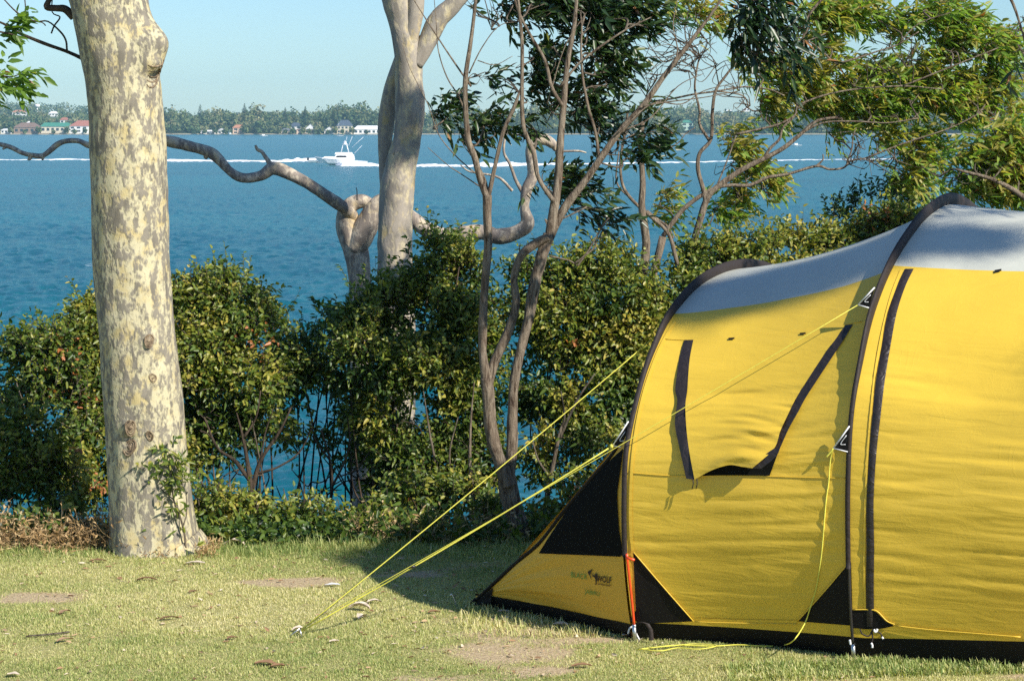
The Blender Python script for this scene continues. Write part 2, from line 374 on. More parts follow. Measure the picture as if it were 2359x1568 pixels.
def waves(x, y):
    a = x*.60+y*.15; b_ = y*.45-x*.08
    q1 = 1-2*np.abs(noise(a*1.0, b_*1.5, 0, 61)); q2 = noise(a*2.3+3, b_*3.6, 0, 62); q3 = noise(a*5.5, b_*8.5, 0, 63); q0 = noise(a*.35, b_*.4, 0, 64)
    return .11*q1*(.8+.5*q0)+.085*q2*(1+.5*q0)+.035*q3
Zw = WZ+waves(Xw, Yw)*sstep(2400, 500, Yw)
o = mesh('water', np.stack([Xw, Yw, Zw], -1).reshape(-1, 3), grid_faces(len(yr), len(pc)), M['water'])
tag(o, 'wind rippled blue lake', None, kind='structure')
# ------------------------------------------------------------------ far shore
SY = 2500.
skx = np.array([-900, -400, 0, 80, 200, 400, 900, 1500, 1850, 2050, 2180, 2300, 2450, 2700, 3300])
sky_ = np.array([246, 244, 243, 246, 252, 268, 266, 266, 262, 235, 190, 165, 160, 150, 160])
def far_z(px, Y):
    Y = np.asarray(Y, float)
    top = CH+(290-np.interp(px, skx, sky_))/FPX*4300-16
    f = sstep(SY-5, SY+20, Y)*2.2+sstep(SY+20, 4300, Y)*(top-(WZ+2.2))
    return WZ-1.0+f*1.0+sstep(SY+20, SY+230, Y)*7.+sstep(SY+100, SY+500, Y)*5*fbm(px*.006, Y*.004, 0, 12, 3)
pxs = np.linspace(-900, 3300, 220); Ys = np.concatenate([np.linspace(SY-6, SY+60, 16), np.linspace(SY+90, 4300, 30), [5200]])
PX, YY = np.meshgrid(pxs, Ys); XX = (PX-1179)/FPX*YY
YJ = YY+(6*fbm(PX*.01, 0, 0, 4, 3)*(YY < SY+100))
ZZ = far_z(PX, YY); ZZ[-1] = WZ-5
m, nt, b = newmat('far_land'); v = coords(nt); sp = N(nt, 'ShaderNodeSeparateXYZ'); nt.links.new(v, sp.inputs[0])
gcol = ramp(nt, tex(nt, v, .02, 5), [(.35, (.05, .08, .03)), (.6, (.12, .13, .05)), (.8, (.22, .20, .11))])
col = mix(nt, ramp(nt, mathn(nt, 'MULTIPLY', mathn(nt, 'SUBTRACT', sp.outputs[2], WZ+.1), 1.), [(.5, (0, 0, 0)), (.9, (1, 1, 1))]), (.48, .41, .30), gcol)
nt.links.new(col, b.inputs['Base Color']); b.inputs['Roughness'].default_value = .95
o = mesh('hills', np.stack([XX, YJ, ZZ], -1).reshape(-1, 3), grid_faces(len(Ys), len(pxs)), m); tag(o, 'low wooded land along the far shore', None, kind='structure')
# houses on the far shore: px0, px1, eave y, base y, ridge y, wall, roof, label
WALL = {k: flat('wall_'+k, c, .8, scale=.5) for k, c in dict(white=(.78, .77, .74), cream=(.62, .55, .42), peach=(.62, .45, .33), brown=(.28, .2, .15), green=(.45, .6, .5)).items()}
ROOF = {k: flat('roof_'+k, c, .7, scale=.5) for k, c in dict(white=(.82, .82, .82), grey=(.14, .15, .17), navy=(.06, .08, .12), red=(.36, .14, .10), terracotta=(.45, .2, .12), green=(.05, .22, .155), brown=(.2, .13, .1)).items()}
GLASS = flat('dark_window_glass', (.03, .045, .06), .15, scale=.5)
houses = []
def house(px0, px1, ye, yb, yr, wall, roof, label, Y=SY+14, hip=.25, floors=1, nwin=4, gable=False):
    houses.append((px0, px1, Y, yb))
    P0 = at(px0, yb, Y); P1 = at(px1, yb, Y); w = P1[0]-P0[0]; base = at((px0+px1)/2, yb, Y)
    he = (yb-ye)/FPX*Y; hr = (yb-yr)/FPX*Y; dp = max(7., w*.45); x0, x1 = -w/2, w/2; bx, by, bz = base; zb = -1.2
    t = thing('house', label, 'house', base, 'houses along the far shore')
    mb = MB(); mb.box((bx, by+dp/2, bz+(he+zb)/2), (w, dp, he-zb)); mb.build('wall', WALL[wall], t, smooth=False)
    e = .7; mb = MB()
    if gable:
        V = [(x0-e, -e, he), (x1+e, -e, he), (x1+e, dp+e, he), (x0-e, dp+e, he), (0, -e, hr), (0, dp+e, hr)]
        Fc = [(0, 4, 5, 3), (1, 2, 5, 4), (0, 1, 4), (2, 3, 5), (0, 3, 2, 1)]
    else:
        V = [(x0-e, -e, he), (x1+e, -e, he), (x1+e, dp+e, he), (x0-e, dp+e, he), (x0+w*hip, dp/2, hr), (x1-w*hip, dp/2, hr)]
        Fc = [(0, 1, 5, 4), (1, 2, 5), (2, 3, 4, 5), (3, 0, 4), (0, 3, 2, 1)]
    mb.add(np.array(V)+base, Fc); mb.build('roof', ROOF[roof], t, smooth=False)
    if gable:
        mb = MB(); mb.add(np.array([(x0*.86, -e-.06, he+.12), (x1*.86, -e-.06, he+.12), (0, -e-.06, he+(hr-he)*.86)])+base, [(0, 1, 2)]); mb.build('gable', WALL['white'], t, smooth=False)
    for f in range(floors):
        for k in range(nwin):
            mb = MB(); ww = w/nwin*.55; hh = he/floors*.48
            mb.box((bx+x0+w*(k+.5)/nwin, by-.04, bz+he*(f+.5)/floors), (ww, .12, hh)); mb.build('window', GLASS, t, smooth=False)
    return t
house(2, 26, 300, 308, 297, 'white', 'white', 'long low white building at the water edge, first on the far left', nwin=3)
house(32, 92, 294, 307, 283, 'brown', 'brown', 'wide brown roofed house left of the green roofed building', nwin=5)
house(94, 160, 292, 305, 283, 'cream', 'green', 'long building with a bright green roof on the far shore', nwin=6, hip=.08)
house(160, 230, 291, 306, 278, 'white', 'red', 'white two storey house with a red roof beside the spotted trunk', floors=2, nwin=5)
house(112, 133, 262, 267, 257, 'white', 'white', 'white house high on the hill above the green roof', Y=3300, nwin=3)
house(28, 58, 259, 265, 254, 'white', 'terracotta', 'terracotta roofed house high on the hill at the far left', Y=3300, nwin=3)
house(138, 158, 277, 284, 271, 'white', 'red', 'small red roofed house on the slope above the red roofed shore house', Y=2700, nwin=2)
house(60, 78, 284, 289, 280, 'white', 'white', 'small white house tucked in trees behind the brown roof', Y=2650, nwin=2)
house(462, 496, 303, 310, 300, 'white', 'white', 'low white cottage on the shore right of the spotted trunk', nwin=3)
house(501, 520, 300, 310, 296, 'white', 'grey', 'small white shed with grey roof next to the white cottage', nwin=2, gable=True)
house(536, 563, 295, 309, 288, 'peach', 'terracotta', 'two storey terracotta and cream house above the dead limb', floors=2, nwin=2)
house(648, 670, 302, 310, 296, 'cream', 'grey', 'cream bungalow with grey roof, left of the peach box house', nwin=3)
house(669, 693, 291, 297, 283, 'white', 'navy', 'upper storey house with slate roof behind the cream bungalow', Y=SY+45, nwin=2)
house(683, 699, 299, 311, 298, 'peach', 'terracotta', 'square flat topped peach house near the beach', Y=SY+9, floors=2, nwin=1)
house(701, 728, 298, 309, 286, 'cream', 'grey', 'steep grey gabled house between peach house and white gable', nwin=2, gable=True)
house(747, 769, 301, 309, 292, 'white', 'grey', 'small white gabled house left of the dark two storey roof', nwin=2, gable=True)
house(776, 811, 290, 308, 277, 'cream', 'navy', 'large two storey house with navy hipped roof by the moored yacht', floors=2, nwin=4)
house(815, 876, 298, 309, 290, 'white', 'white', 'wide white roofed pavilion with dark windows beside the gum trunk', nwin=6, hip=.12)
house(1569, 1597, 283, 299, 277, 'green', 'green', 'pale green house seen between the small tree branches', Y=SY+60, floors=2, nwin=2)
house(1672, 1686, 256, 259, 253, 'white', 'white', 'white roof on the skyline above the right hand wood', Y=3600, nwin=2)
house(1712, 1726, 252, 256, 249, 'white', 'white', 'second white roof on the skyline, further right', Y=3600, nwin=2)
house(780, 800, 253, 256, 250, 'white', 'terracotta', 'pale house on the skyline left of the pavilion', Y=3700, nwin=3)
# round white tank
P = at(529, 309, SY+8); t_, f_ = tube([P-np.array([0, 0, 1]), P+np.array([0, 0, 3.0]), P+np.array([0, 0, 4.0]), P+np.array([0, 0, 4.4])], [1.9, 1.9, 1.4, .2], 16)
tag(mesh('storage_tank', t_, f_, WALL['white'], base=P), 'round white domed tank beside the terracotta house', 'tank')
P = at(86, 258, 3500); mb = MB(); mb.tube([P-np.array([0, 0, 8]), P+np.array([0, 0, 7.])], 1.1, 10); mb.tube([P+np.array([0, 0, 7.]), P+np.array([0, 0, 8]), P+np.array([0, 0, 11.5]), P+np.array([0, 0, 12.5])], [1.1, 4.2, 4.2, .5], 14)
tag(mb.build('water_tower', WALL['white'], base=P), 'white water tower rising above the far left hill', 'water tower')
# far wood
def far_trees(specs, seed):
    r = np.random.default_rng(seed); Vs = []; tt = []
    for (X, Y, Z, hgt, rad, tone, k) in specs:
        n = int(k)
        q = r.normal(0, 1, (n, 3)); q /= np.linalg.norm(q, axis=1)[:, None]; q *= (r.random(n)**.4)[:, None]
        lob = 1+.35*fbm(q[:, 0]*2+X, q[:, 1]*2, q[:, 2]*2, 3, 2)
        P = np.array([X, Y, Z+hgt*.60])+q*lob[:, None]*np.array([rad, rad, hgt*.44])
        d = r.normal(0, 1, (n, 3)); d /= np.linalg.norm(d, axis=1)[:, None]
        e = np.cross(d, r.normal(0, 1, (n, 3))); e /= np.linalg.norm(e, axis=1)[:, None]
        s = r.uniform(.7, 1.8, n)[:, None]
        Vs.append(np.stack([P-d*s-e*s*.6, P+d*s*.2-e*s, P+d*s+e*s*.7, P-d*s*.5+e*s], 1).reshape(-1, 3))
        tt.append(np.clip(tone+r.normal(0, .14, n)+.12*q[:, 2], 0, 1))
    V = np.concatenate(Vs); return V, np.arange(len(V)).reshape(-1, 4), np.concatenate(tt)
sp_ = []
r = np.random.default_rng(5)
for row in range(16):
    Y = SY+16+row*14+(row > 8)*(row-8)*55
    px = -260+r.uniform(0, 10)
    while px < 2650:
        rad = r.uniform(5., 9.); hg = rad*r.uniform(2., 2.9)
        if row < 3: hg *= .75
        if px < 240: hg *= .5
        dens = 1 if (px > 370 or row > 2) else .45
        hidden = any(h[0]-5 < px < h[1]+5 and Y < h[2]+8+max(7, (h[1]-h[0])/FPX*h[2]*.45) and Y > h[2]-400 for h in houses)
        if not hidden and r.random() < dens and (row > 2 or r.random() < .75):
            X = (px-1179)/FPX*Y; Z = float(far_z(np.array(px), np.array(Y)))
            hh = hg*(1+.5*noise(px*.022, 3., 0, 8))
            sp_.append((X, Y, Z-1, hh, rad, .40+.3*float(noise(px*.05, Y*.01, 0, 4))+r.uniform(-.25, .25), 150 if row < 8 else 80))
        px += rad*2/Y*FPX*r.uniform(.55, 1.05)
for px, q in ((30, 3.), (62, 2.), (93, 3.4), (128, 1.8), (158, 3.6), (176, 2.), (200, 2.6), (459, 3.), (474, 2.2), (499, 3.2), (521, 2.4), (533, 2.), (566, 3.6), (600, 3), (645, 3.4), (660, 2.), (676, 2.6), (700, 3.), (714, 2.2), (732, 4), (741, 3.4), (757, 1.6), (772, 3.8), (790, 2.2), (812, 2.8), (845, 1.5), (1566, 3.5), (1600, 4)):
    sp_.append(((px-1179)/FPX*(SY+8), SY+8, WZ+.8, q*2.2, q, r.uniform(.1, .6), 70))
V, Fc, t = far_trees(sp_, 2)
tag(mesh('wood', V, Fc, M['far_leaf'], smooth=False, tint=t, base=(0, SY, WZ)), 'mixed grey green woodland massed along the far shore', 'wood', kind='stuff')
sp_ = []
for k in range(1500):
    px = r.uniform(-300, 2700); Y = 2700+1700*r.random()**1.2
    if px > 330 and px < 2000 and Y > 3300 and r.random() < .4: continue
    X = (px-1179)/FPX*Y; rad = r.uniform(6, 12)
    if any(h[0]-6 < px < h[1]+6 and Y < h[2]+10 and h[2] > 2600 and Y > h[2]-500 for h in houses): continue
    sp_.append((X, Y, float(far_z(np.array(px), np.array(Y)))-1, rad*1.7, rad, r.uniform(.1, .6), 50))
V, Fc, t = far_trees(sp_, 9)
V[:, 2] += 0
tag(mesh('hill_wood', V, Fc, M['far_leaf'], smooth=False, tint=t, base=(0, 3200, 0)), 'scattered bushland over the hills behind the shore', 'wood', kind='stuff')
# Norfolk pines on the skyline
def pine(px, yt, label, Y, seed, wd=1.):
    r = np.random.default_rng(seed); top = at(px, yt, Y); X = top[0]; hg = top[2]-(WZ+4); base = np.array([X, Y, WZ+4.])
    t = thing('norfolk_pine', label, 'pine tree', base, 'tall pines standing above the far wood')
    mb = MB(); mb.tube([base, top], [.6, .1], 6); mb.build('trunk', M['dark_twig'], t)
    Vs = []; tt = []
    for z in np.arange(.25, 1.0, .045):
        R_ = (1-z)*hg*.26*wd+.5
        for k in range(9):
            a = r.uniform(0, 6.28); P = base+np.array([0, 0, z*hg]); rr = R_*r.uniform(.7, 1.1)
            d = np.array([math.cos(a), math.sin(a), .1]); s = np.array([-math.sin(a), math.cos(a), 0])
            tip = P+d*rr; u = np.array([0, 0, 1.])*r.uniform(.5, .9)
            Vs += [P-u*.6, P+d*rr*.5-s*rr*.22-u*.5, tip, P+d*rr*.5+s*rr*.22+u]; tt.append(r.uniform(.05, .4))
    mesh('crown', np.array(Vs), np.arange(len(Vs)).reshape(-1, 4), M['far_leaf'], t, smooth=False, tint=tt)
for i, (px, yt, lab, Y) in enumerate(((379, 247, 'dark pine tip right beside the spotted trunk', 2560), (461, 240, 'pale slim pine left of the broad skyline trees', 2750), (563, 238, 'pine rising above the terracotta house', 2600),
        (657, 248, 'short pine on the skyline above the cream bungalow', 2650), (703, 245, 'broad rounded pine above the slate roof', 2620), (751, 253, 'bushy dark pine above the white gable', 2560), (768, 247, 'dark pine close left of the tallest pine', 2540), (779, 237, 'tallest pine, over the navy roof', 2640),
        (792, 252, 'small pine close right of the tallest pine', 2560), (825, 255, 'low pine standing over the white pavilion', 2600))):
    pine(px, yt, lab, Y, i, 1.5)
# ------------------------------------------------------------------ boats and wakes
FOAM, nt, b = newmat('white_foam'); v = coords(nt)
b.inputs['Base Color'].default_value = (.86, .9, .92, 1); b.inputs['Roughness'].default_value = .9
bump(nt, b, tex(nt, v, .9, 5, .7), .5, .3)
def wake(pts, label, seed, jag=.6):
    """pts: (px, py, half width m, height m)"""
    C_ = []; W_ = []; H_ = []
    for px, py, w, h in pts: C_.append(gz(px, py, WZ)); W_.append(w); H_.append(h)
    C_ = np.array(C_); L = np.concatenate([[0], np.cumsum(np.linalg.norm(np.diff(C_, axis=0), axis=1))])
    n = int(L[-1]/.55); s = np.linspace(0, L[-1], n)
    cx = np.interp(s, L, C_[:, 0]); cy = np.interp(s, L, C_[:, 1]); w = np.interp(s, L, W_); h = np.interp(s, L, H_)
    c = np.linspace(-1, 1, 15)
    X = cx[:, None]+0*c; Y = cy[:, None]+w[:, None]*c[None, :]
    q = fbm(X*.28, Y*.35, 0, seed, 5); q2 = noise(X*.09, Y*.05, 3, seed)
    Z = WZ+h[:, None]*((1-np.abs(c)**1.6)[None, :]*(.55+jag*q+.35*q2))+.06-.14*np.abs(c)[None, :]
    return mesh('wake', np.stack([X, Y, Z], -1).reshape(-1, 3), grid_faces(n, 15), FOAM, base=C_[0])
o = wake([(768, 380, 3, .8), (790, 382, 8, 1.9), (850, 382.5, 9, 1.7), (960, 383, 9, 1.2), (1120, 383, 9, 1.4), (1250, 380, 7, 1.1), (1330, 379, 5, .6)], '', 3); tag(o, 'thick white wake trailing right from the game fishing boat', 'wake', kind='structure')
o = wake([(1330, 379, 3, .32), (1600, 374, 3, .28), (1850, 369, 3, .3), (2080, 367, 3, .3)], '', 5); o.name = 'wake'; tag(o, 'thin fading wake reaching toward the right bank', 'wake', kind='structure')
o = wake([(-60, 369, 2, .22), (60, 369, 2, .25), (160, 368.5, 3, .35), (230, 370, 3, .4), (385, 372, 4.5, .8), (520, 372, 4, .6), (640, 373.5, 5, .7), (700, 371, 7, 1.1), (752, 371, 6, 1.3)], '', 7); tag(o, 'long thin wake left of the boats crossing behind the dead limb', 'wake', kind='structure')
GEL = flat('white_gelcoat', (.82, .83, .84), .25, scale=2, var=.03); NAVY = flat('dark_boat_window', (.02, .025, .03), .1, scale=2)
def hull(mb, base, L, bw, zb, zs, pitch=0., keel=-.5, hd=-1):
    ns = 14; V = []
    for i in range(ns+1):
        a = i/ns; x = a*L; wd = bw*min(1, (a*2.4)**.62) if a > 0 else .02; zd = zb+(zs-zb)*(a**.7)
        wl = wd*.78 if a > .15 else wd*.3; kx = x+(.16*L*(1-a)**3)
        ring = [(x, -wd, zd), (x+(kx-x)*.5, -wl, .35), (kx, 0, keel*min(1, a*3+.1)+(.9*(1-min(1, a*4)))), (x+(kx-x)*.5, wl, .35), (x, wd, zd), (x, 0, zd+.08)]
        V += ring
    V = np.array(V); ca, sa = math.cos(pitch), math.sin(pitch)
    V = np.stack([V[:, 0]*ca+V[:, 2]*sa, V[:, 1], -(V[:, 0]-L*.6)*sa+V[:, 2]*ca], 1)
    if hd > 0: V[:, 0] = -V[:, 0]
    Fc = [(i*6+k, i*6+(k+1) % 6, (i+1)*6+(k+1) % 6, (i+1)*6+k) for i in range(ns) for k in range(6)]+[tuple(range(6)), tuple(ns*6+k for k in range(5, -1, -1))]
    mb.add(V+base, Fc)
B = gz(724, 381, WZ); B = np.array([B[0], B[1], WZ+.15])
t = thing('motor_boat', 'white game fishing cruiser with tall tower and rods speeding left', 'motor boat', B)
mb = MB(); hull(mb, B, 11., 1.9, 1.75, 1.05, .045); mb.build('hull', GEL, t, smooth=False)
def bb(mb, x0, x1, y, z0, z1, x0t=None, x1t=None):
    x0t = x0 if x0t is None else x0t; x1t = x1 if x1t is None else x1t
    V = [(x0, -y, z0), (x1, -y, z0), (x1, y, z0), (x0, y, z0), (x0t, -y*.9, z1), (x1t, -y*.9, z1), (x1t, y*.9, z1), (x0t, y*.9, z1)]
    mb.add(np.array(V)+B, [(0, 1, 5, 4), (1, 2, 6, 5), (2, 3, 7, 6), (3, 0, 4, 7), (4, 5, 6, 7), (0, 3, 2, 1)])
mb = MB(); bb(mb, 1.6, 4.2, 1.1, 1.6, 2.15, 2.2, 4.2); bb(mb, 3.7, 8.4, 1.5, 1.3, 2.7, 4.7, 8.2); bb(mb, 4.3, 8., 1.45, 2.7, 3.25, 4.5, 7.8); mb.build('cabin', GEL, t, smooth=False)
mb = MB(); bb(mb, 4.45, 6.9, 1.505, 1.95, 2.5, 5.0, 6.6); o = mb.build('window', NAVY, t, smooth=False)
mb = MB()
for x in (5.6, 7.2):
    for y in (-1, 1): mb.tube([B+np.array([x, y*1.1, 3.2]), B+np.array([6.4+(x-6.4)*.45, y*.5, 5.3])], .05, 5)
bb(mb, 5.9, 7.0, .8, 5.3, 5.45); mb.tube([B+np.array([6.4, 0, 5.4]), B+np.array([6.4, 0, 6.0]), B+np.array([6.4, 0, 6.3])], [.3, .32, .05], 8); mb.build('tower', GEL, t)
for (x0, z0, x1, z1) in ((6.6, 6.1, 6.9, 7.4), (7.2, 5.0, 8.0, 7.5), (7.9, 4.6, 10.3, 7.3), (8.4, 3.0, 10., 5.1)):
    mb = MB(); mb.tube([B+np.array([x0, -.5, z0]), B+np.array([x1, -.7, z1])], [.055, .03], 5); mb.build('fishing_rod', GEL, t)
t.scale = (1.22, 1, .96)
B = gz(706, 374.5, WZ)
t = thing('speed_boat', 'small open runabout half hidden in spray ahead of the cruiser', 'speed boat', B)
mb = MB(); hull(mb, B+np.array([5.2, 0, 0]), 4.6, .9, .8, .6, .03, hd=1); mb.build('hull', GEL, t, smooth=False)
mb = MB(); B2 = B+np.array([.4, 0, .9]); mb.box(B2, (.5, .5, .8)); mb.build('outboard_motor', NAVY, t, smooth=False)
mb = MB(); r = np.random.default_rng(3)
for k in range(60):
    c_ = B+np.array([r.uniform(2.5, 6.5), r.uniform(-1, 1), r.uniform(0, 1.)*r.random()+.3]); s = r.uniform(.1, .35)
    q = r.normal(0, 1, (4, 3)); q = q/np.linalg.norm(q, axis=1)[:, None]*s; mb.add(q+c_, [(0, 1, 2), (0, 2, 3), (0, 3, 1), (1, 3, 2)])
tag(mb.build('spray', FOAM, base=B), 'white bow spray thrown up ahead of the cruiser', 'spray', kind='stuff')
B = gz(1821, 337, WZ); t = thing('small_boat', 'little white launch on open water seen through the right tree branches', 'boat', B)
mb = MB(); hull(mb, B, 5.5, .9, .8, .6); mb.build('hull', GEL, t, smooth=False); mb = MB(); mb.box(B+np.array([2.6, 0, 1.0]), (1.6, 1.1, .8)); mb.build('cabin', GEL, t, smooth=False)
B = gz(598, 314.5, WZ); t = thing('moored_boat', 'low white launch moored off the beach left of the cruiser', 'boat', B)
mb = MB(); hull(mb, B, 7.5, 1.1, 1.1, .8); mb.build('hull', GEL, t, smooth=False); mb = MB(); mb.box(B+np.array([3.5, 0, 1.4]), (2.6, 1.4, 1.0)); mb.build('cabin', GEL, t, smooth=False)
B = gz(774, 314.5, WZ); t = thing('sailing_boat', 'white yacht with bare mast moored before the navy roofed house', 'yacht', B)
mb = MB(); hull(mb, B, 7., 1.1, 1.1, .8); mb.build('hull', GEL, t, smooth=False); mb = MB(); mb.tube([B+np.array([3, 0, 1]), B+np.array([2.2, 0, 16])], [.12, .08], 6); mb.build('mast', M['metal'], t)
# ------------------------------------------------------------------ foliage machinery
def leaf_mesh(P, D, Nn, L, W, fold=.25, droop=.15):
    """folded six-vertex leaves"""
    D = D/np.linalg.norm(D, axis=1)[:, None]; S = np.cross(D, Nn); S /= np.linalg.norm(S, axis=1)[:, None]+1e-9; U = np.cross(S, D)
    L = L[:, None]; W = W[:, None]
    def pt(a, b, c): return P+D*L*a+S*W*b+U*(W*c)-np.array([0, 0, 1.])*L*droop*a*a
    V = np.stack([pt(0, 0, 0), pt(.3, -.5, fold), pt(.68, -.36, fold*.8), pt(1, 0, 0), pt(.68, .36, fold*.8), pt(.3, .5, fold)], 1).reshape(-1, 3)
    i = np.arange(len(P))[:, None]*6
    return V, np.concatenate([i+np.array([[0, 3, 2, 1]]), i+np.array([[0, 5, 4, 3]])])
def unit(v): return v/(np.linalg.norm(v, axis=-1, keepdims=True)+1e-9)
def twigs_leaves(starts, dirs, L, nl, ll, lw, r, curl=.35, alt=True, wind=None, hang=0., spread=1.):
    """leaves along short twigs; returns leaf arrays and twig polylines"""
    n = len(starts); k = 4
    pts = [starts]; d = dirs.copy()
    for i in range(k):
        d = unit(d+r.normal(0, curl, (n, 3))*.5)
        if wind is not None: d = unit(d+wind*.25)
        pts.append(pts[-1]+d*(L/k)[:, None])
    pts = np.array(pts)                                    # k+1,n,3
    a = (np.arange(nl)+.6)/nl
    seg = np.minimum((a*k).astype(int), k-1); fr = a*k-seg
    P = (pts[seg]*(1-fr)[:, None, None]+pts[seg+1]*fr[:, None, None]).reshape(-1, 3)
    T = unit(pts[seg+1]-pts[seg]).reshape(-1, 3)
    q = r.normal(0, 1, P.shape); side = unit(np.cross(T, q))
    D = unit(T*.7+side*spread)
    if wind is not None: D = unit(D*.75+wind)
    D = unit(D+np.array([0, 0, -hang]))
    Nn = unit(r.normal(0, .5, P.shape)+np.array([.45, -.5, .75]))
    lng = ll*r.uniform(.45, 1.4, len(P)); wd = lw*r.uniform(.7, 1.2, len(P))
    return P, D, Nn, lng, wd, pts
def twig_mesh(pts, r0, mb=None):
    """three-sided thin twigs, vectorised: pts (k,n,3)"""
    k, n, _ = pts.shape
    d = unit(pts[-1]-pts[0]); a = unit(np.cross(d, np.array([.3, .9, .2]))); b = np.cross(d, a)
    V = []
    for i in range(k):
        rr = (r0*(1-.75*i/(k-1)))[:, None] if hasattr(r0, '__len__') else r0*(1-.75*i/(k-1))
        V.append(np.stack([pts[i]+a*rr, pts[i]+(-.5*a+.87*b)*rr, pts[i]+(-.5*a-.87*b)*rr], 1))
    V = np.array(V).transpose(1, 0, 2, 3).reshape(-1, 3)   # n,k,3,3
    Fc = []
    base = np.arange(n)[:, None]*k*3
    for i in range(k-1):
        for j in range(3):
            q = np.array([[i*3+j, i*3+(j+1) % 3, (i+1)*3+(j+1) % 3, (i+1)*3+j]]); Fc.append(base+q)
    return V, np.concatenate(Fc)
def blob_pts(n, c, rad, r, shell=.45):
    q = r.normal(0, 1, (n, 3)); q = unit(q); q *= (shell+(1-shell)*r.random(n)**.5)[:, None]
    return c+q*rad, q
# ------------------------------------------------------------------ shrubs on the bank
def shrub(name, label, foot, blobs, seed, mat='shrub', k=16., ll=.040, lw=.0215, tone=.40, stem_r=.013, stems=3, group='shrubs along the lawn edge', wild=.22, cat='shrub'):
    """foot (px,py,Y); blobs: (px, py, rx px, ry px, Y, density)"""
    r = np.random.default_rng(seed); F_ = at(*foot); F_[2] = min(F_[2], ground_z(F_[0], F_[1])+.0)
    F_ = np.array([F_[0], F_[1], float(ground_z(F_[0], F_[1]))-.02])
    t = thing(name, label, cat, F_, group)
    LP = []; TW = []; mb = MB(); cen = []
    for (px, py, rx, ry, Y, dn) in blobs:
        c = at(px, py, Y); s = Y/FPX; rad = np.array([rx*s, max(rx, ry)*s*.75, ry*s]); cen.append((c, rad))
        n = int(k*dn*math.pi*rx*ry/(6*120.))
        P, q = blob_pts(n, c, rad*np.array([.82, .85, .80]), r)
        gap = fbm(P[:, 0]*3.2, P[:, 1]*2.2, P[:, 2]*3.6, seed, 3)
        keep = gap > -.13; P = P[keep]; q = q[keep]; n = len(P)
        d = unit(q*np.array([1, 1, .8])+np.array([0, 0, .45])+r.normal(0, .45, (n, 3)))
        L = r.uniform(.07, .17, n)+wild*.5*(r.random(n) < .10)*(q[:, 2] > .3)
        a = twigs_leaves(P, d, L, 6, ll, lw, r, .5)
        h = np.repeat(np.zeros(1), 1)
        clump = .27*noise(P[:, 0]*5, P[:, 1]*5, P[:, 2]*5, seed+3)+.05*r.normal(0, 1, n)
        red = (noise(P[:, 0]*3.3+7, P[:, 1]*3, P[:, 2]*3.3, seed+9) > .70)*(r.random(n) < .25)
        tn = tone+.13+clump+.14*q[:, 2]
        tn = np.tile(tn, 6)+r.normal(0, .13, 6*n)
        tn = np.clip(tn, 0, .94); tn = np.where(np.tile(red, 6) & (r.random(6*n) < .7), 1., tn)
        LP.append(a[:5]+(tn,)); TW.append(a[5])
        ns = max(2, int(rx/7*dn)); q = unit(r.normal(0, 1, (ns, 3))*np.array([1, .7, .5])+np.array([0, -.1, .9])); st_ = c+q*rad*.72
        d = unit(q*np.array([.5, .5, 1])+r.normal(0, .22, (ns, 3))+np.array([0, 0, .3])); a = twigs_leaves(st_, d, r.uniform(.09, .24, ns), 13, ll*.9, lw*.9, r, .3)
        LP.append(a[:5]+(np.clip(tone+.18+r.normal(0, .12, 13*ns), 0, .94),)); TW.append(a[5])
    P, D, Nn, L, W, tn = [np.concatenate([x[i] for x in LP]) for i in range(6)]
    V, Fc = leaf_mesh(P, D, Nn, L, W)
    # stems from the foot into each blob
    for i, (c, rad) in enumerate(cen):
        for j in range(max(1, stems//max(1, len(cen)//2))):
            st = F_+np.array([r.normal(0, .05), r.normal(0, .05), 0])
            if abs(c[0]-F_[0]) > .7: st = np.array([c[0]+(F_[0]-c[0])*.4+r.normal(0, .08), c[1]+.05, 0.]); st[2] = float(ground_z(st[0], st[1]))-.05
            e = c+rad*r.uniform(-.55, .55, 3); mid = (st+e)/2+np.array([r.normal(0, .10), r.normal(0, .06), -.04])
            q1 = st*.7+e*.3+r.normal(0, .05, 3)
            pl = spline([st, q1, mid, e], 5); rr = np.linspace(stem_r*r.uniform(.6, 1.2), .004, len(pl)); mb.tube(pl, rr, 6)
            for b_ in range(4):
                s0 = pl[r.integers(6, len(pl)-2)]; e2 = s0+unit(r.normal(0, 1, 3)+np.array([0, 0, .8]))*r.uniform(.15, .4)
                mb.tube(spline([s0, (s0+e2)/2+r.normal(0, .03, 3), e2], 3), [.005]*3+[.004]*3+[.002], 4)
    tw = np.concatenate(TW, 1); tv, tf = twig_mesh(tw, .0028); mb2V = np.concatenate(mb.V+[tv]); 
    fc = mb.F+[tuple(f) for f in (tf+mb.n)]
    mesh('stem', mb2V, fc, M['twig'] if seed % 2 else M['dark_twig'], t)
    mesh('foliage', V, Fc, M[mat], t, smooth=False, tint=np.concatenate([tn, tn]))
    return t
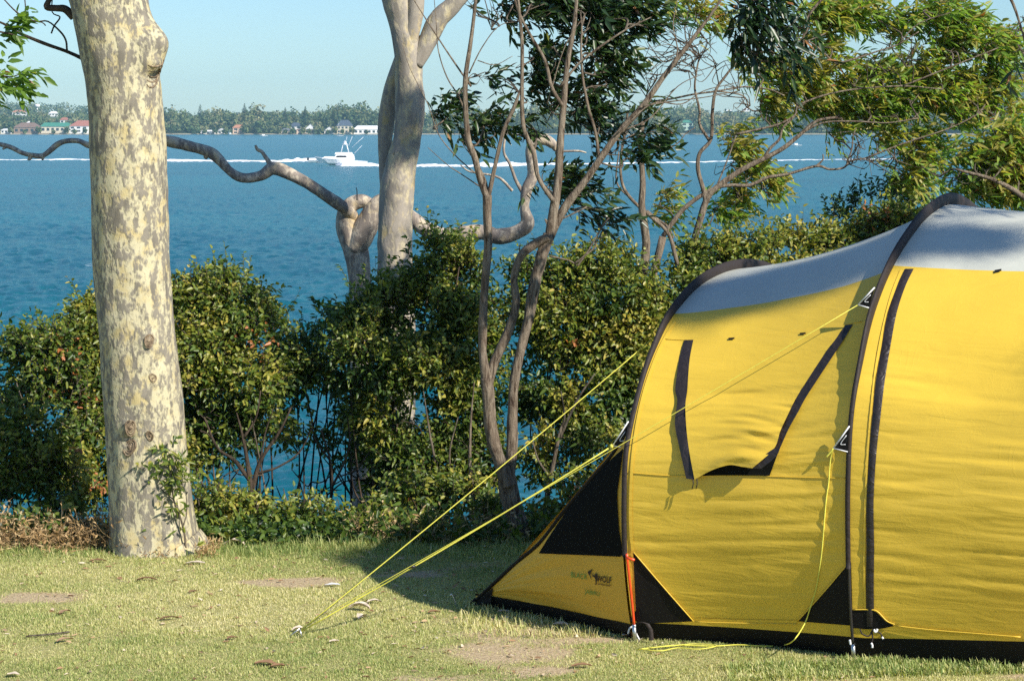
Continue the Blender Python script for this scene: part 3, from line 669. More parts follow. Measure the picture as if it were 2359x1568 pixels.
SH = [
 ('shrub', 'dense olive shrub filling the far left below the water line', (60, 1255, 12.6), [(-60, 900, 110, 120, 12.9, 1), (20, 900, 90, 110, 12.9, 1), (90, 840, 95, 90, 13.0, 1), (60, 1010, 120, 120, 12.6, 1.1), (-40, 1080, 120, 110, 12.5, 1), (150, 960, 80, 120, 12.8, 1), (120, 1110, 110, 90, 12.4, 1)], 11, .46),
 ('shrub', 'olive shrub continuing the row at the very left border', (-260, 1255, 12.8), [(-230, 900, 110, 110, 13., 1), (-330, 960, 110, 120, 13., 1), (-200, 1060, 120, 110, 12.8, 1), (-320, 1120, 120, 90, 12.8, 1)], 33, .46),
 ('shrub', 'reddish tipped shrub rising immediately left of the spotted trunk', (225, 1250, 12.9), [(200, 790, 55, 95, 13.3, 1), (240, 900, 80, 120, 13.2, 1), (180, 820, 60, 80, 13.2, 1), (225, 1050, 80, 120, 13., 1.1), (230, 730, 40, 60, 13.4, .8)], 12, .50),
 ('shrub', 'tall round shrub immediately right of the spotted trunk with yellow tips', (585, 1250, 12.9), [(520, 705, 95, 85, 13.2, 1.15), (440, 720, 60, 80, 13.2, 1), (590, 775, 70, 80, 13.1, 1), (470, 830, 90, 90, 13., 1.1), (430, 930, 60, 100, 12.9, 1), (570, 880, 90, 70, 13., 1), (500, 1000, 90, 70, 13.1, .9), (420, 1080, 60, 90, 12.9, 1), (620, 1000, 60, 60, 13.1, .4)], 13, .44),
 ('shrub', 'open dark shrub whose thin stems leave gaps onto the water', (600, 1245, 13.3), [(690, 820, 70, 45, 13.6, .5), (650, 870, 85, 70, 13.5, .8), (720, 890, 70, 70, 13.4, .7), (600, 960, 70, 50, 13.4, .4), (720, 990, 60, 50, 13.4, .30), (800, 1010, 60, 60, 13.5, .25), (770, 765, 45, 35, 13.7, .4)], 14, .30),
 ('shrub', 'low green bush at the lawn edge in front of the water gap', (560, 1255, 12.3), [(500, 1190, 60, 55, 12.2, .9), (570, 1210, 60, 45, 12.25, .9), (650, 1215, 70, 45, 12.3, .9), (740, 1220, 70, 40, 12.3, .8), (820, 1225, 60, 40, 12.3, .8)], 15, .46),
 ('shrub', 'large bushy shrub over the foot of the smooth gum', (930, 1240, 13.), [(1000, 600, 85, 70, 13.6, 1), (905, 700, 75, 60, 13.6, 1), (840, 765, 65, 60, 13.5, .9), (960, 740, 120, 100, 13.4, 1.15), (1080, 660, 70, 90, 13.4, 1), (860, 840, 110, 90, 13.2, 1.1), (990, 880, 120, 100, 13.2, 1.2), (1090, 820, 60, 120, 13.3, 1), (890, 960, 80, 80, 13.2, .9), (850, 930, 70, 90, 13.9, .8), (880, 1060, 80, 90, 13.9, .8), (920, 1130, 80, 80, 13.6, .8), (1060, 960, 90, 90, 13.2, .9)], 16, .45),
 ('shrub', 'shaded lower bush with bare trunks between the gum and forked tree', (1030, 1240, 12.8), [(950, 1060, 80, 70, 13.1, .7), (1030, 1080, 90, 80, 13.1, .7), (1110, 1060, 60, 80, 13.1, .7), (960, 1160, 90, 60, 12.7, 1), (1060, 1170, 90, 60, 12.6, 1), (1110, 1200, 50, 45, 12.4, .9), (900, 1205, 60, 40, 12.4, .8)], 17, .42),
 ('shrub', 'pale sprigged shrub behind the forked tree, over the blue water', (1400, 1235, 13.), [(1390, 620, 75, 60, 13.6, .8), (1300, 650, 70, 60, 13.6, .8), (1220, 660, 50, 60, 13.6, .7), (1430, 690, 110, 70, 13.4, 1), (1300, 760, 100, 90, 13.4, 1.1), (1430, 800, 100, 90, 13.3, 1.1), (1250, 880, 80, 110, 13.3, 1), (1370, 930, 110, 100, 13.1, .95), (1200, 780, 50, 90, 13.5, .8)], 18, .47),
 ('shrub', 'low bush beside the tent tail with orange dead leaves', (1330, 1235, 12.6), [(1290, 1060, 80, 70, 12.9, .9), (1380, 1050, 70, 60, 12.8, .9), (1275, 1160, 60, 60, 12.6, 1), (1350, 1150, 80, 60, 12.6, 1), (1260, 1215, 40, 35, 12.4, .9)], 19, .46),
 ('shrub', 'broad sunlit shrub showing directly above the low tent hoop', (1620, 1150, 13.4), [(1560, 690, 90, 80, 13.6, 1.1), (1500, 780, 80, 100, 13.4, 1.1), (1640, 610, 90, 55, 13.8, 1), (1740, 600, 90, 60, 13.8, 1.1), (1620, 720, 110, 90, 13.5, 1), (1760, 690, 110, 80, 13.6, .9), (1480, 900, 70, 120, 13.2, .9)], 20, .47),
 ('shrub', 'yellow green shrub topping the roof line between the two hoops', (1900, 1150, 13.6), [(1850, 590, 90, 50, 14., 1.1), (1780, 570, 50, 35, 14.1, .8), (1940, 570, 80, 45, 14., 1), (2030, 550, 70, 50, 14.1, .9), (1930, 640, 160, 80, 13.9, .8), (2070, 560, 80, 80, 14., .9)], 21, .46),
]
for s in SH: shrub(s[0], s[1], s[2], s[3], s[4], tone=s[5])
shrub('shrub', 'dark upright shrub with spindly tips left of the tall hoop', (2000, 1150, 14.6), [(1990, 480, 45, 35, 14.9, .45), (1930, 500, 35, 30, 14.9, .4), (2060, 470, 50, 50, 15., .6), (2100, 500, 60, 60, 15., .8), (2030, 560, 90, 50, 14.9, .8)], 31, tone=.22, ll=.045, lw=.02)
shrub('shrub', 'wispy sprig bush against blue water left of the smooth gum', (800, 1240, 13.8), [(790, 745, 35, 40, 14., .35), (735, 735, 30, 25, 14., .3), (825, 680, 18, 35, 14., .3)], 32, tone=.2, ll=.05, lw=.02)
# ------------------------------------------------------------------ tree trunks
WS = 1.
def limb(mb, pts, Y, w, n=14, k=6, bmp=.10, seed=0, bfreq=5., dy=None):
    """pts: (px,py[,dY]) traced centre line; w: widths in px at each point (radius = half)"""
    C_ = []; r_ = []
    for i, p in enumerate(pts):
        y = Y+(p[2] if len(p) > 2 else 0); C_.append(at(p[0], p[1], y)); r_.append(w[i]/2*y/FPX*WS)
    C_ = np.array(C_); S = spline(np.concatenate([C_, np.array(r_)[:, None]], 1), k)
    V, Fc = tube(S[:, :3], np.maximum(S[:, 3], .0012), n, True, bmp, bfreq, seed)
    mb.add(V, Fc); return S[:, :3]
# --- spotted gum on the left
gb = gp(365, 1272)
SGY = gb[1]+.1
t = thing('spotted_gum', 'thick cream and grey spotted gum trunk on the left of the lawn', 'gum tree', gb)
trk = MB()
P = [(365, 1330), (365, 1285), (357, 1262), (350, 1200), (343, 1100), (335, 1000), (327, 900), (318, 800), (310, 700), (304, 600), (300, 500), (297, 400), (293, 300), (285, 200), (268, 100), (250, 0), (238, -80), (230, -220), (228, -500)]
w = [260, 226, 208, 194, 186, 182, 181, 180, 178, 176, 175, 173, 172, 170, 172, 180, 184, 150, 110]
C_ = np.array([at(a, b, SGY) for a, b in P]); S = spline(np.concatenate([C_, (np.array(w)/2*SGY/FPX)[:, None]], 1), 10)
n = 64
T, A, Bn = frames(S[:, :3]); th = np.linspace(0, 2*np.pi, n, endpoint=False)
D = A[:, None]*np.cos(th)[None, :, None]+Bn[:, None]*np.sin(th)[None, :, None]
V = S[:, None, :3]+D*S[:, 3][:, None, None]
q = fbm(V[..., 0]*6, V[..., 1]*6, V[..., 2]*2.5, 3, 4)*.014+fbm(V[..., 0]*22, V[..., 1]*22, V[..., 2]*9, 8, 3)*.006
fl = np.exp(-np.clip(V[..., 2]-gb[2], 0, 9)/.16)*(.5+.5*np.sin(th*5+1))[None, :]*.035
V = V+D*(q+fl)[..., None]
# the burl of a lost branch on the right side, hollow knots lower down
def lump(V, c, rad, amp, D):
    d = np.linalg.norm((V-c)/rad, axis=-1); return V+D*(amp*np.exp(-d*d*1.6))[..., None]
V = lump(V, at(352, 100, SGY-.08), np.array([.09, .14, .15]), .11, D)
V = lump(V, at(350, 150, SGY-.1), np.array([.05, .1, .05]), .05, D)
V = lump(V, at(368, 175, SGY-.1), np.array([.06, .12, .04]), -.05, D)
for (px, py, rx, amp) in ((295, 985, .035, .03), (300, 1010, .03, -.03), (340, 780, .04, .018), (345, 1000, .03, .015), (365, 830, .03, -.01)):
    V = lump(V, at(px, py, SGY-.17), np.array([rx, .1, rx]), amp, D)
m_ = len(S); i = np.arange(m_-1)[:, None]*n; j = np.arange(n)[None, :]; k = (j+1) % n
Fc = np.stack([i+j, i+k, i+n+k, i+n+j], -1).reshape(-1, 4)
mesh('trunk', V.reshape(-1, 3), Fc, M['spotted'], t)
for (px, py, rk, lab) in ((300, 985, .030, 'dark brown knot hole low on the trunk'), (343, 785, .026, 'knot halfway up the trunk'), (345, 1003, .020, 'small round knot'), (352, 870, .018, 'small round knot'), (298, 1030, .035, 'rough dark scar under the knot hole')):
    d_ = ray(px, py); bt = BVHTree.FromPolygons([Vector(v_) for v_ in V.reshape(-1, 3)], [tuple(int(z_) for z_ in f_) for f_ in Fc]) if px == 300 else bt
    h_ = bt.ray_cast(Vector(CO), Vector(d_).normalized()); c_ = np.array(h_[0]); n_ = np.array(h_[1]); n_ = n_ if np.dot(n_, d_) < 0 else -n_
    e1 = unit(np.cross(n_, [0, 0, 1.])); e2 = np.cross(e1, n_); mb = MB(); rr_ = np.random.default_rng(px)
    for q_ in range(3):
        a_ = np.linspace(0, 2*np.pi, 17); w_ = rk*(1-.28*q_)*(1+.13*np.sin(a_*2+px)+.08*np.sin(a_*3+q_)); mb.tube(c_+np.outer(np.cos(a_)*w_, e1)+np.outer(np.sin(a_)*w_*1.25, e2)+n_*(.001-.002*q_), rk*.17, 6, cap=False)
    mb.tube([c_-n_*.004, c_+n_*.002], rk*.42, 10); mesh('knot', np.concatenate(mb.V), mb.F, M['knot'], t, label=lab)
mb = MB()
for q_ in range(5):
    a_ = np.linspace(-.2, 2.4, 12); pp = [(356+ (20-1.5*q_)*math.cos(x_)-2*q_, 140+10*q_+ (14+2*q_)*math.sin(x_)) for x_ in a_]
    hh_ = [bt.ray_cast(Vector(CO), Vector(ray(*p_)).normalized())[0] for p_ in pp]; hh_ = [np.array(h_) for h_ in hh_ if h_ is not None]
    if len(hh_) > 4: mb.tube(hh_, np.linspace(.007, .004, len(hh_)), 6)
mesh('burl_fold', np.concatenate(mb.V), mb.F, M['knot'], t, label='folded bark ridges under the burl')
mb = MB()
limb(mb, [(190, 135), (150, 118), (100, 100), (40, 75), (0, 52), (-60, 40)], SGY+.05, [9, 8, 8, 7, 5, 4], 8, 5)
limb(mb, [(170, 40), (150, 22), (130, 20), (108, 17), (113, 0), (120, -30)], SGY, [20, 18, 15, 15, 12, 10], 8, 5)
limb(mb, [(190, 138), (165, 125), (155, 118), (152, 95), (140, 75), (110, 50), (80, 50), (40, 30), (5, -5)], SGY, [6, 6, 5, 5, 5, 4, 4, 4, 3], 6, 4)
limb(mb, [(118, 78), (125, 60), (138, 40), (120, 28), (122, -20)], SGY, [4, 4, 4, 3, 3], 6, 4)
limb(mb, [(60, 36), (58, 10), (56, -10)], SGY, [3, 3, 3], 5, 3)
limb(mb, [(105, 60), (95, 52), (50, 40), (20, 10)], SGY, [3, 2.5, 2, 2], 5, 3)
limb(mb, [(-60, 150), (-20, 165), (20, 178), (50, 170)], SGY-.4, [8, 6, 4, 2], 6, 4)
limb(mb, [(-60, 60), (-20, 70), (20, 78), (45, 85)], SGY-.4, [8, 6, 4, 2], 6, 4)
mb.build_each('branch', M['dark_twig'], t)
def euc_clumps(cl, r, seed, ll=.088, lw=.017, k=2.6, wind=(1., -.1, .05), hang=.12, tone=.45, tj=.18):
    out = []; tws = []; cens = []
    for (px, py, rx, ry, Y, dn) in cl:
        c = at(px, py, Y); s = Y/FPX; rad = np.array([rx*s, max(rx, ry)*s*.6, ry*s]); cens.append((c, rad))
        nt_ = max(3, int(1.15*k*dn*math.pi*rx*ry/(7*190.)))
        P, q = blob_pts(nt_, c, rad*.95, r, .1)
        keep = fbm(P[:, 0]*5.5, P[:, 1]*4, P[:, 2]*5.5, seed+3, 2) > -.28; P = P[keep]; q = q[keep]; nt_ = len(P)
        if nt_ == 0: continue
        wv = np.array(wind)
        d = unit(wv*.8+q*.5+r.normal(0, .5, (nt_, 3)))
        a = twigs_leaves(P, d, r.uniform(.08, .2, nt_), 7, ll, lw, r, .5, wind=wv*.42, hang=hang, spread=1.1)
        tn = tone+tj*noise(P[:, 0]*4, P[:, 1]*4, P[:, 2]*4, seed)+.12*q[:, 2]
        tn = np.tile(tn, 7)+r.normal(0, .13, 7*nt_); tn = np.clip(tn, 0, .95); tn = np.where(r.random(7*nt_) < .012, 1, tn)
        out.append(a[:5]+(tn,)); tws.append(a[5])
    P, D, Nn, L, W, tn = [np.concatenate([x[i] for x in out]) for i in range(6)]
    V, Fc = leaf_mesh(P, D, Nn, L, W, .2, .12)
    return V, Fc, np.concatenate([tn, tn]), np.concatenate(tws, 1), cens
r = np.random.default_rng(77)
V, Fc, tn, tw, _ = euc_clumps([(15, 70, 28, 22, SGY-.4, 1.2), (-20, 90, 40, 30, SGY-.4, 1), (30, 180, 38, 24, SGY-.4, 1.5), (45, 195, 25, 15, SGY-.4, 1.2), (10, 205, 25, 12, SGY-.4, .6), (-30, 185, 40, 40, SGY-.4, 1)], r, 5, ll=.07, lw=.028, k=3.2, tone=.62, hang=.25)
mesh('foliage', V, Fc, M['gum_leaf'], t, smooth=False, tint=tn)
# --- smooth gum
WS = .90
G2Y = 16.5
b0 = at(915, 1200, G2Y); b0[2] = float(ground_z(b0[0], b0[1]))-.1
t = thing('smooth_gum', 'pale smooth gum with twin leaning trunks forking at the top', 'gum tree', b0)
pyb = float(project(b0)[1])
mb = MB()
limb(mb, [(915, pyb), (915, 900), (912, 700), (910, 600), (910, 520), (914, 440), (924, 380), (938, 320), (945, 250), (942, 180), (940, 120), (928, 60), (915, 0), (905, -80), (890, -200)], G2Y, [95, 92, 90, 88, 88, 86, 78, 72, 76, 68, 68, 66, 76, 80, 50], 36, 8, .10, 2, 7)
mb.build('trunk', M['smooth'], t)
mb = MB(); limb(mb, [(955, 150), (985, 95), (1010, 45), (1045, 10), (1075, -40), (1090, -150)], G2Y-.02, [40, 46, 50, 44, 40, 25], 20, 7, .08, 4, 7); mb.build('branch', M['smooth'], t)
mb = MB(); limb(mb, [(938, 170), (944, 110), (955, 40), (958, 0), (965, -80)], G2Y-.04, [16, 34, 42, 42, 30], 18, 6, .06, 9, 7); mb.build('branch', M['smooth'], t)
mb = MB(); limb(mb, [(905, 500), (893, 420), (887, 340), (890, 275), (902, 210), (920, 150), (935, 100), (940, 60)], G2Y+.2, [56, 42, 36, 42, 44, 38, 30, 20], 20, 7, .06, 5, 7); mb.build('branch', M['smooth'], t)
WS = 1.
# --- twisted gum whose long limb runs left behind the spotted trunk
TY = 17.2
b0 = at(830, 1200, TY); b0[2] = float(ground_z(b0[0], b0[1]))-.1
t = thing('twisted_gum', 'twisted grey gum with a knotted loop and long dead limbs', 'gum tree', b0); pyb = float(project(b0)[1])
mb = MB()
limb(mb, [(835, pyb), (832, 900), (830, 700), (826, 620), (816, 565), (800, 525), (797, 490), (812, 470), (836, 464), (856, 474)], TY, [60, 56, 52, 52, 58, 52, 42, 36, 32, 26], 22, 7, .08, 2, 7)
limb(mb, [(815, 580), (834, 540), (852, 505), (872, 475), (905, 458)], TY-.03, [44, 58, 50, 46, 40], 20, 6, .08, 4, 7)
limb(mb, [(905, 475), (950, 505), (985, 530), (1030, 545), (1075, 540)], TY, [36, 36, 36, 38, 38], 18, 6, .08, 6, 7)
mb.build('trunk', M['limb'], t)
mb = MB()
limb(mb, [(812, 500, .2), (798, 484, .12), (770, 464, .05), (735, 440), (700, 418), (665, 400), (630, 388), (600, 405), (560, 410), (530, 395), (505, 368), (480, 350), (440, 338), (400, 328), (370, 325), (300, 335), (230, 335), (205, 335), (180, 325), (150, 326), (130, 335), (100, 358), (75, 358), (50, 352), (20, 338), (-30, 328), (-90, 330)],
     TY-.2, [30, 30, 28, 26, 26, 28, 30, 24, 22, 20, 24, 24, 24, 26, 24, 20, 16, 14, 12, 12, 14, 12, 12, 11, 11, 9, 6], 14, 6, .16, 6, 9)
limb(mb, [(625, 385), (618, 372), (610, 360), (603, 350), (593, 345), (588, 335)], TY-.2, [20, 12, 9, 8, 8, 5], 8, 4, .1, 7, 9)
limb(mb, [(74, 355), (68, 366), (64, 366)], TY-.2, [12, 9, 6], 8, 3)
limb(mb, [(100, 356), (98, 366), (96, 368)], TY-.2, [10, 7, 5], 8, 3)
limb(mb, [(16, 338), (6, 344)], TY-.2, [8, 5], 6, 3)
limb(mb, [(476, 350), (474, 362), (472, 366)], TY-.2, [20, 12, 8], 8, 3)
limb(mb, [(822, 462), (822, 440), (820, 432)], TY-.2, [3, 2.5, 2], 5, 3)
mb.build_each('branch', M['limb'], t)
mb = MB()
limb(mb, [(1060, 540), (1110, 535), (1150, 545), (1190, 535), (1214, 515), (1208, 480), (1212, 440), (1228, 400), (1222, 350), (1230, 325), (1255, 322), (1275, 335), (1285, 348), (1330, 348), (1350, 352)], TY, [38, 34, 36, 34, 32, 22, 26, 26, 24, 24, 26, 20, 7, 5, 3], 16, 6, .14, 8, 8)
limb(mb, [(1215, 460), (1190, 420), (1175, 380), (1160, 350), (1165, 310), (1175, 290)], TY, [14, 8, 7, 6, 5, 3], 8, 5)
limb(mb, [(1180, 440), (1150, 410), (1110, 400), (1080, 395), (1060, 380)], TY, [7, 6, 5, 4, 3], 7, 4)
mb.build_each('branch', M['limb'], t)
SD = np.array([math.cos(R(36))*math.sin(R(49)), -math.cos(R(36))*math.cos(R(49)), math.sin(R(36))])
# --- forked rough barked tree
BY = 12.05
fb = gp(1195, 1240); BY = 12.0; fb = at(1195, 1240, BY); fb[2] = float(ground_z(fb[0], fb[1]))-.03; print('BY', fb)
def branch_net(mb, cens, anchors, r, rad=.006, sub=4):
    A_ = np.concatenate(anchors)
    for (c, rd) in cens:
        d = np.linalg.norm(A_-c, axis=1)+.6*np.clip(A_[:, 2]-c[2]+.1, 0, None); order = np.argsort(d)[:6]; s0 = A_[order[r.integers(0, 3)]]
        e = c+rd*r.uniform(-.3, .3, 3); L_ = np.linalg.norm(e-s0)
        pl = spline([s0, s0*.66+e*.34+r.normal(0, .05, 3)*L_*1.6, s0*.33+e*.67+r.normal(0, .05, 3)*L_*1.6, e], 5)
        mb.tube(pl, np.linspace(rad, .0028, len(pl)), 6)
        for q in range(sub):
            s1 = pl[r.integers(4, len(pl))]; e1 = c+rd*r.uniform(-1., 1., 3)
            mb.tube(spline([s1, (s1+e1)/2+r.normal(0, .03, 3), e1], 4), np.linspace(.0034, .0014, 9), 4)
c3 = lambda x, y: ((1100+x/2.24)*.784, y/2.24*.784)
c4 = lambda x, y: ((1900+x/2.129)*.784, y/2.129*.784)
WS = .84
t = thing('forked_tree', 'slender rough barked tree with several rising stems left of the tent', 'tree', fb)
mb = MB(); an = []
an.append(limb(mb, [(1205, 1290), (1200, 1240), (1185, 1180), (1172, 1130), (1165, 1080)], BY, [78, 62, 52, 56, 50], 32, 7, .16, 2, 14))
an.append(limb(mb, [(1172, 1120), (1150, 1060), (1130, 990), (1125, 920), (1120, 870)], BY-.03, [40, 36, 36, 34, 32], 28, 12, .18, 3, 14))
an.append(limb(mb, [(1120, 880), (1112, 820), (1112, 740), (1118, 640), (1124, 560), (1122, 490), (1122, 450)], BY-.03, [28, 22, 22, 22, 22, 22, 24], 24, 12, .16, 4, 14))
an.append(limb(mb, [(1124, 465), (1105, 410), (1092, 360), (1078, 320), (1072, 250), (1072, 180), (1082, 110), (1090, 50), (1100, -40)], BY-.03, [18, 18, 17, 16, 14, 13, 12, 10, 8], 12, 6, .1, 5, 14))
an.append(limb(mb, [(1122, 465), (1132, 420), (1145, 360), (1160, 300), (1185, 245), (1200, 200)], BY, [14, 12, 11, 11, 10, 4], 12, 6, .1, 6, 14))
an.append(limb(mb, [(1122, 450), (1118, 420), (1100, 380), (1082, 330)], BY+.02, [8, 8, 8, 6], 8, 5, .1, 6, 14))
an.append(limb(mb, [(1122, 890), (1140, 830), (1172, 760), (1188, 700), (1184, 640), (1200, 590), (1235, 560), (1262, 545)], BY, [28, 26, 24, 22, 20, 22, 24, 20], 24, 12, .16, 7, 14))
an.append(limb(mb, [(1168, 1110), (1178, 1040), (1180, 960), (1184, 880), (1200, 800), (1220, 720), (1232, 650), (1248, 590), (1265, 540)], BY+.03, [34, 30, 28, 26, 26, 28, 30, 32, 30], 28, 12, .18, 8, 14))
an.append(limb(mb, [(1262, 560), (1272, 500), (1285, 420), (1290, 330), (1298, 240), (1306, 150), (1322, 60), (1330, -30)], BY+.03, [26, 26, 22, 20, 17, 15, 12, 9], 14, 7, .12, 9, 14))
an.append(limb(mb, [(1262, 555), (1300, 480), (1345, 420), (1390, 355), (1430, 300), (1480, 245), (1530, 175), (1580, 110), (1640, 30), (1680, -30)], BY+.05, [24, 22, 20, 18, 17, 16, 14, 12, 8, 6], 20, 10, .14, 10, 14))
an.append(limb(mb, [(1275, 465), (1240, 410), (1228, 350), (1205, 290), (1202, 200), (1202, 100), (1195, 20), (1190, -30)], BY, [14, 12, 12, 12, 11, 10, 8, 6], 10, 6, .1, 11, 14))
an.append(limb(mb, [(1296, 245), (1270, 200), (1255, 140), (1220, 80), (1195, 30), (1180, -20)], BY, [10, 10, 9, 8, 7, 5], 10, 6, .1, 12, 14))
an.append(limb(mb, [(1380, 365), (1370, 300), (1355, 250), (1342, 180), (1338, 120), (1340, 60)], BY+.06, [9, 8, 8, 7, 6, 5], 8, 5, .1, 13, 14))
an.append(limb(mb, [(1290, 200), (1330, 150), (1380, 110), (1440, 70), (1500, 40)], BY+.02, [8, 7, 6, 5, 3], 8, 5, .1, 14, 14))
for pl, w in (([(1085, 200), (1050, 150), (1010, 90), (965, 20), (940, -20)], 6), ([(1080, 170), (1110, 110), (1150, 60), (1200, 50)], 4), ([(1095, 400), (1050, 360), (1010, 310), (985, 240), (945, 160), (925, 100)], 3.5),
              ([(1100, 140), (1140, 150), (1180, 130)], 3), ([(1082, 300), (1060, 230), (1030, 180), (1010, 120), (1005, 60), (1000, 0)], 5), ([(1120, 440), (1060, 400), (1030, 380), (985, 340)], 4), ([(1260, 240), (1300, 110), (1350, 30)], 4),
              ([(1440, 300), (1500, 270), (1560, 200), (1620, 170)], 5), ([(1420, 310), (1500, 240), (1570, 240), (1620, 210), (1700, 190)], 5), ([(1480, 245), (1540, 235), (1620, 225), (1700, 210)], 5), ([(1540, 170), (1560, 120), (1550, 60), (1560, 0)], 5),
              ([(1262, 545), (1265, 520), (1255, 505), (1265, 530)], 7), ([(1265, 590), (1310, 600), (1330, 612)], 6), ([(1200, 590), (1196, 575), (1198, 560)], 5)):
    an.append(limb(mb, pl, BY+.02, list(np.linspace(w, max(1.6, w*.35), len(pl))), 7, 5, .1, 3, 14))
mb.build('trunk', M['bark'], t)
dk = [(450, 760, 110, 80, 1), (720, 790, 100, 90, 1), (600, 900, 80, 60, .8), (960, 860, 80, 80, .6), (930, 560, 160, 100, .9), (1080, 450, 120, 150, 1), (1000, 350, 90, 110, .8), (705, 510, 40, 45, .9), (1050, 90, 180, 90, 1), (1470, 110, 190, 120, 1), (1250, 60, 220, 80, .9), (1500, 300, 130, 150, 1),
      (1480, 520, 130, 110, .9), (1350, 690, 150, 150, .9), (1480, 820, 120, 120, .8), (1130, 680, 110, 100, .7), (1760, 830, 110, 180, .8), (1790, 1020, 90, 100, .8), (1270, 1220, 200, 110, .9), (1420, 1380, 110, 70, .8), (1120, 1180, 90, 80, .7), (1510, 1510, 40, 30, .6), (1600, 1445, 50, 25, .5), (800, 60, 90, 60, .6), (640, 30, 60, 40, .5),
      (1750, 120, 150, 130, .7), (1620, 960, 90, 80, .5), (880, 20, 130, 60, .9), (1100, 10, 150, 60, 1), (1320, 20, 150, 70, 1), (1600, 30, 160, 70, 1), (1400, 210, 120, 90, .9), (1560, 400, 110, 90, .8), (1180, 300, 70, 90, .6)]
r = np.random.default_rng(101)
V, Fc, tn, tw, cens = euc_clumps([(*c3(x, y), rx/2.857, ry/2.857, BY+.3, d) for x, y, rx, ry, d in dk], r, 41, tone=.50, k=7.5, ll=.07, lw=.024)
mb = MB(); branch_net(mb, cens, an, r); tv, tf = twig_mesh(tw, .0022)
mesh('twigs', np.concatenate(mb.V+[tv]), mb.F+[tuple(f) for f in tf+mb.n], M['twig'], t)
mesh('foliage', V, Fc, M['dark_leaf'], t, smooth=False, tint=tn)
out = []  # added leaf clumps out of view, set along sun rays to shade limbs and trunks
for (px, py, Yt, d, rx, dn) in ((15, 335, 17, 8.2, .30, 1.), (110, 345, 17, 8.2, .32, 1.), (190, 335, 17, 8.4, .3, 1.), (400, 330, 17, 8.2, .3, 1.), (470, 350, 17, 8.3, .3, 1.), (530, 395, 17, 8.2, .3, 1.), (745, 440, 17, 8.2, .05, 4.), (820, 620, 17.2, 8.5, .13, 2.), (835, 690, 17.2, 8.5, .24, 1.),
                                (884, 380, 16.6, 8., .10, 1.6), (1190, 1180, 12., 7., .3, .6), (1180, 540, 17, 8.2, .2, .7)):
    c = at(px, py, Yt)+SD*d; nn = int(1150*dn*rx**1.5); P, q = blob_pts(nn, c, np.array([rx, rx, rx*.5]), r, .0)
    out.append(twigs_leaves(P, unit(r.normal(0, 1, (nn, 3))), r.uniform(.1, .2, nn), 6, .085, .02, r, hang=.3)[:5])
P, D, Nn, L, W = [np.concatenate([x_[i] for x_ in out]) for i in range(5)]; V, Fc = leaf_mesh(P, D, Nn, L, W)
mesh('foliage', V, Fc, M['dark_leaf'], t, smooth=False, tint=np.full(len(Fc), .45), label='added unseen leaf clumps above the view, shading the limbs behind')
# --- bright willowy tree at the right
RY = 14.4
b0 = at(1600, 1150, RY); b0[2] = float(ground_z(b0[0], b0[1]))-.1; pyb = float(project(b0)[1])
t = thing('coastal_gum', 'wind blown light green gum with curving branches behind the tent', 'gum tree', b0)
mb = MB(); an = []
L_ = lambda pl, w, sd=3: an.append(limb(mb, [(*c4(x, y),) for x, y in pl], RY, list(np.linspace(w[0], w[1], len(pl))), 10, 5, .12, sd, 12))
an.append(limb(mb, [(1590, pyb), (1590, 900), (1592, 700), (*c4(300, 1490),)], RY, [40, 34, 26, 22], 14, 6, .12, 1, 12))
an.append(limb(mb, [(1480, pyb), (1470, 900), (1490, 700), (*c4(100, 1480),)], RY, [34, 30, 24, 20], 14, 6, .12, 1, 12))
L_([(300, 1490), (370, 1260), (440, 1170), (600, 1060), (720, 1000), (850, 930), (950, 850), (1060, 760), (1190, 735)], (20, 8))
L_([(370, 1260), (350, 1180), (320, 1060), (330, 960), (400, 870), (410, 700), (430, 570), (490, 480), (560, 390), (640, 300)], (14, 5))
L_([(390, 880), (330, 780), (330, 690), (300, 560), (310, 450), (330, 350)], (9, 4))
L_([(100, 1480), (200, 1340), (300, 1250), (420, 1180), (520, 1160), (640, 1160), (760, 1110), (880, 1090), (1060, 1040), (1140, 1060), (1230, 1050), (1270, 1010), (1370, 990)], (14, 4))
L_([(1060, 1040), (1100, 1000), (1100, 965)], (6, 3))
L_([(1250, 1020), (1280, 940), (1290, 850), (1310, 800)], (5, 3))
L_([(720, 1010), (770, 930), (830, 870), (850, 800), (920, 730), (940, 660)], (10, 4))
L_([(560, 840), (700, 810), (820, 780), (900, 740), (940, 700)], (7, 4)); L_([(430, 1180), (500, 1010), (560, 840)], (5, 3))
L_([(0, 640), (150, 620), (300, 590), (450, 570), (600, 545), (760, 560), (860, 600)], (6, 4))
L_([(430, 570), (600, 600), (640, 680), (700, 700)], (5, 2)); L_([(940, 850), (1100, 770), (1300, 760), (1500, 770), (1700, 740)], (6, 3))
L_([(940, 660), (1100, 600), (1300, 560), (1600, 540), (1850, 560)], (6, 3)); L_([(1180, 400), (1300, 370), (1450, 320), (1570, 280), (1700, 200)], (6, 3)); L_([(560, 390), (800, 300), (1000, 260), (1180, 400)], (5, 4))
L_([(1570, 280), (1700, 150), (1900, 80)], (4, 2)); L_([(1370, 990), (1600, 900), (1900, 800), (2100, 700)], (5, 3)); L_([(1600, 540), (1900, 420), (2200, 300)], (5, 3))
L_([(0, 1320), (60, 1370), (130, 1420), (165, 1490)], (8, 8)); L_([(-40, 1000), (120, 940), (200, 890), (240, 840), (300, 800)], (4, 2))
mb.build('trunk', M['bark'], t)
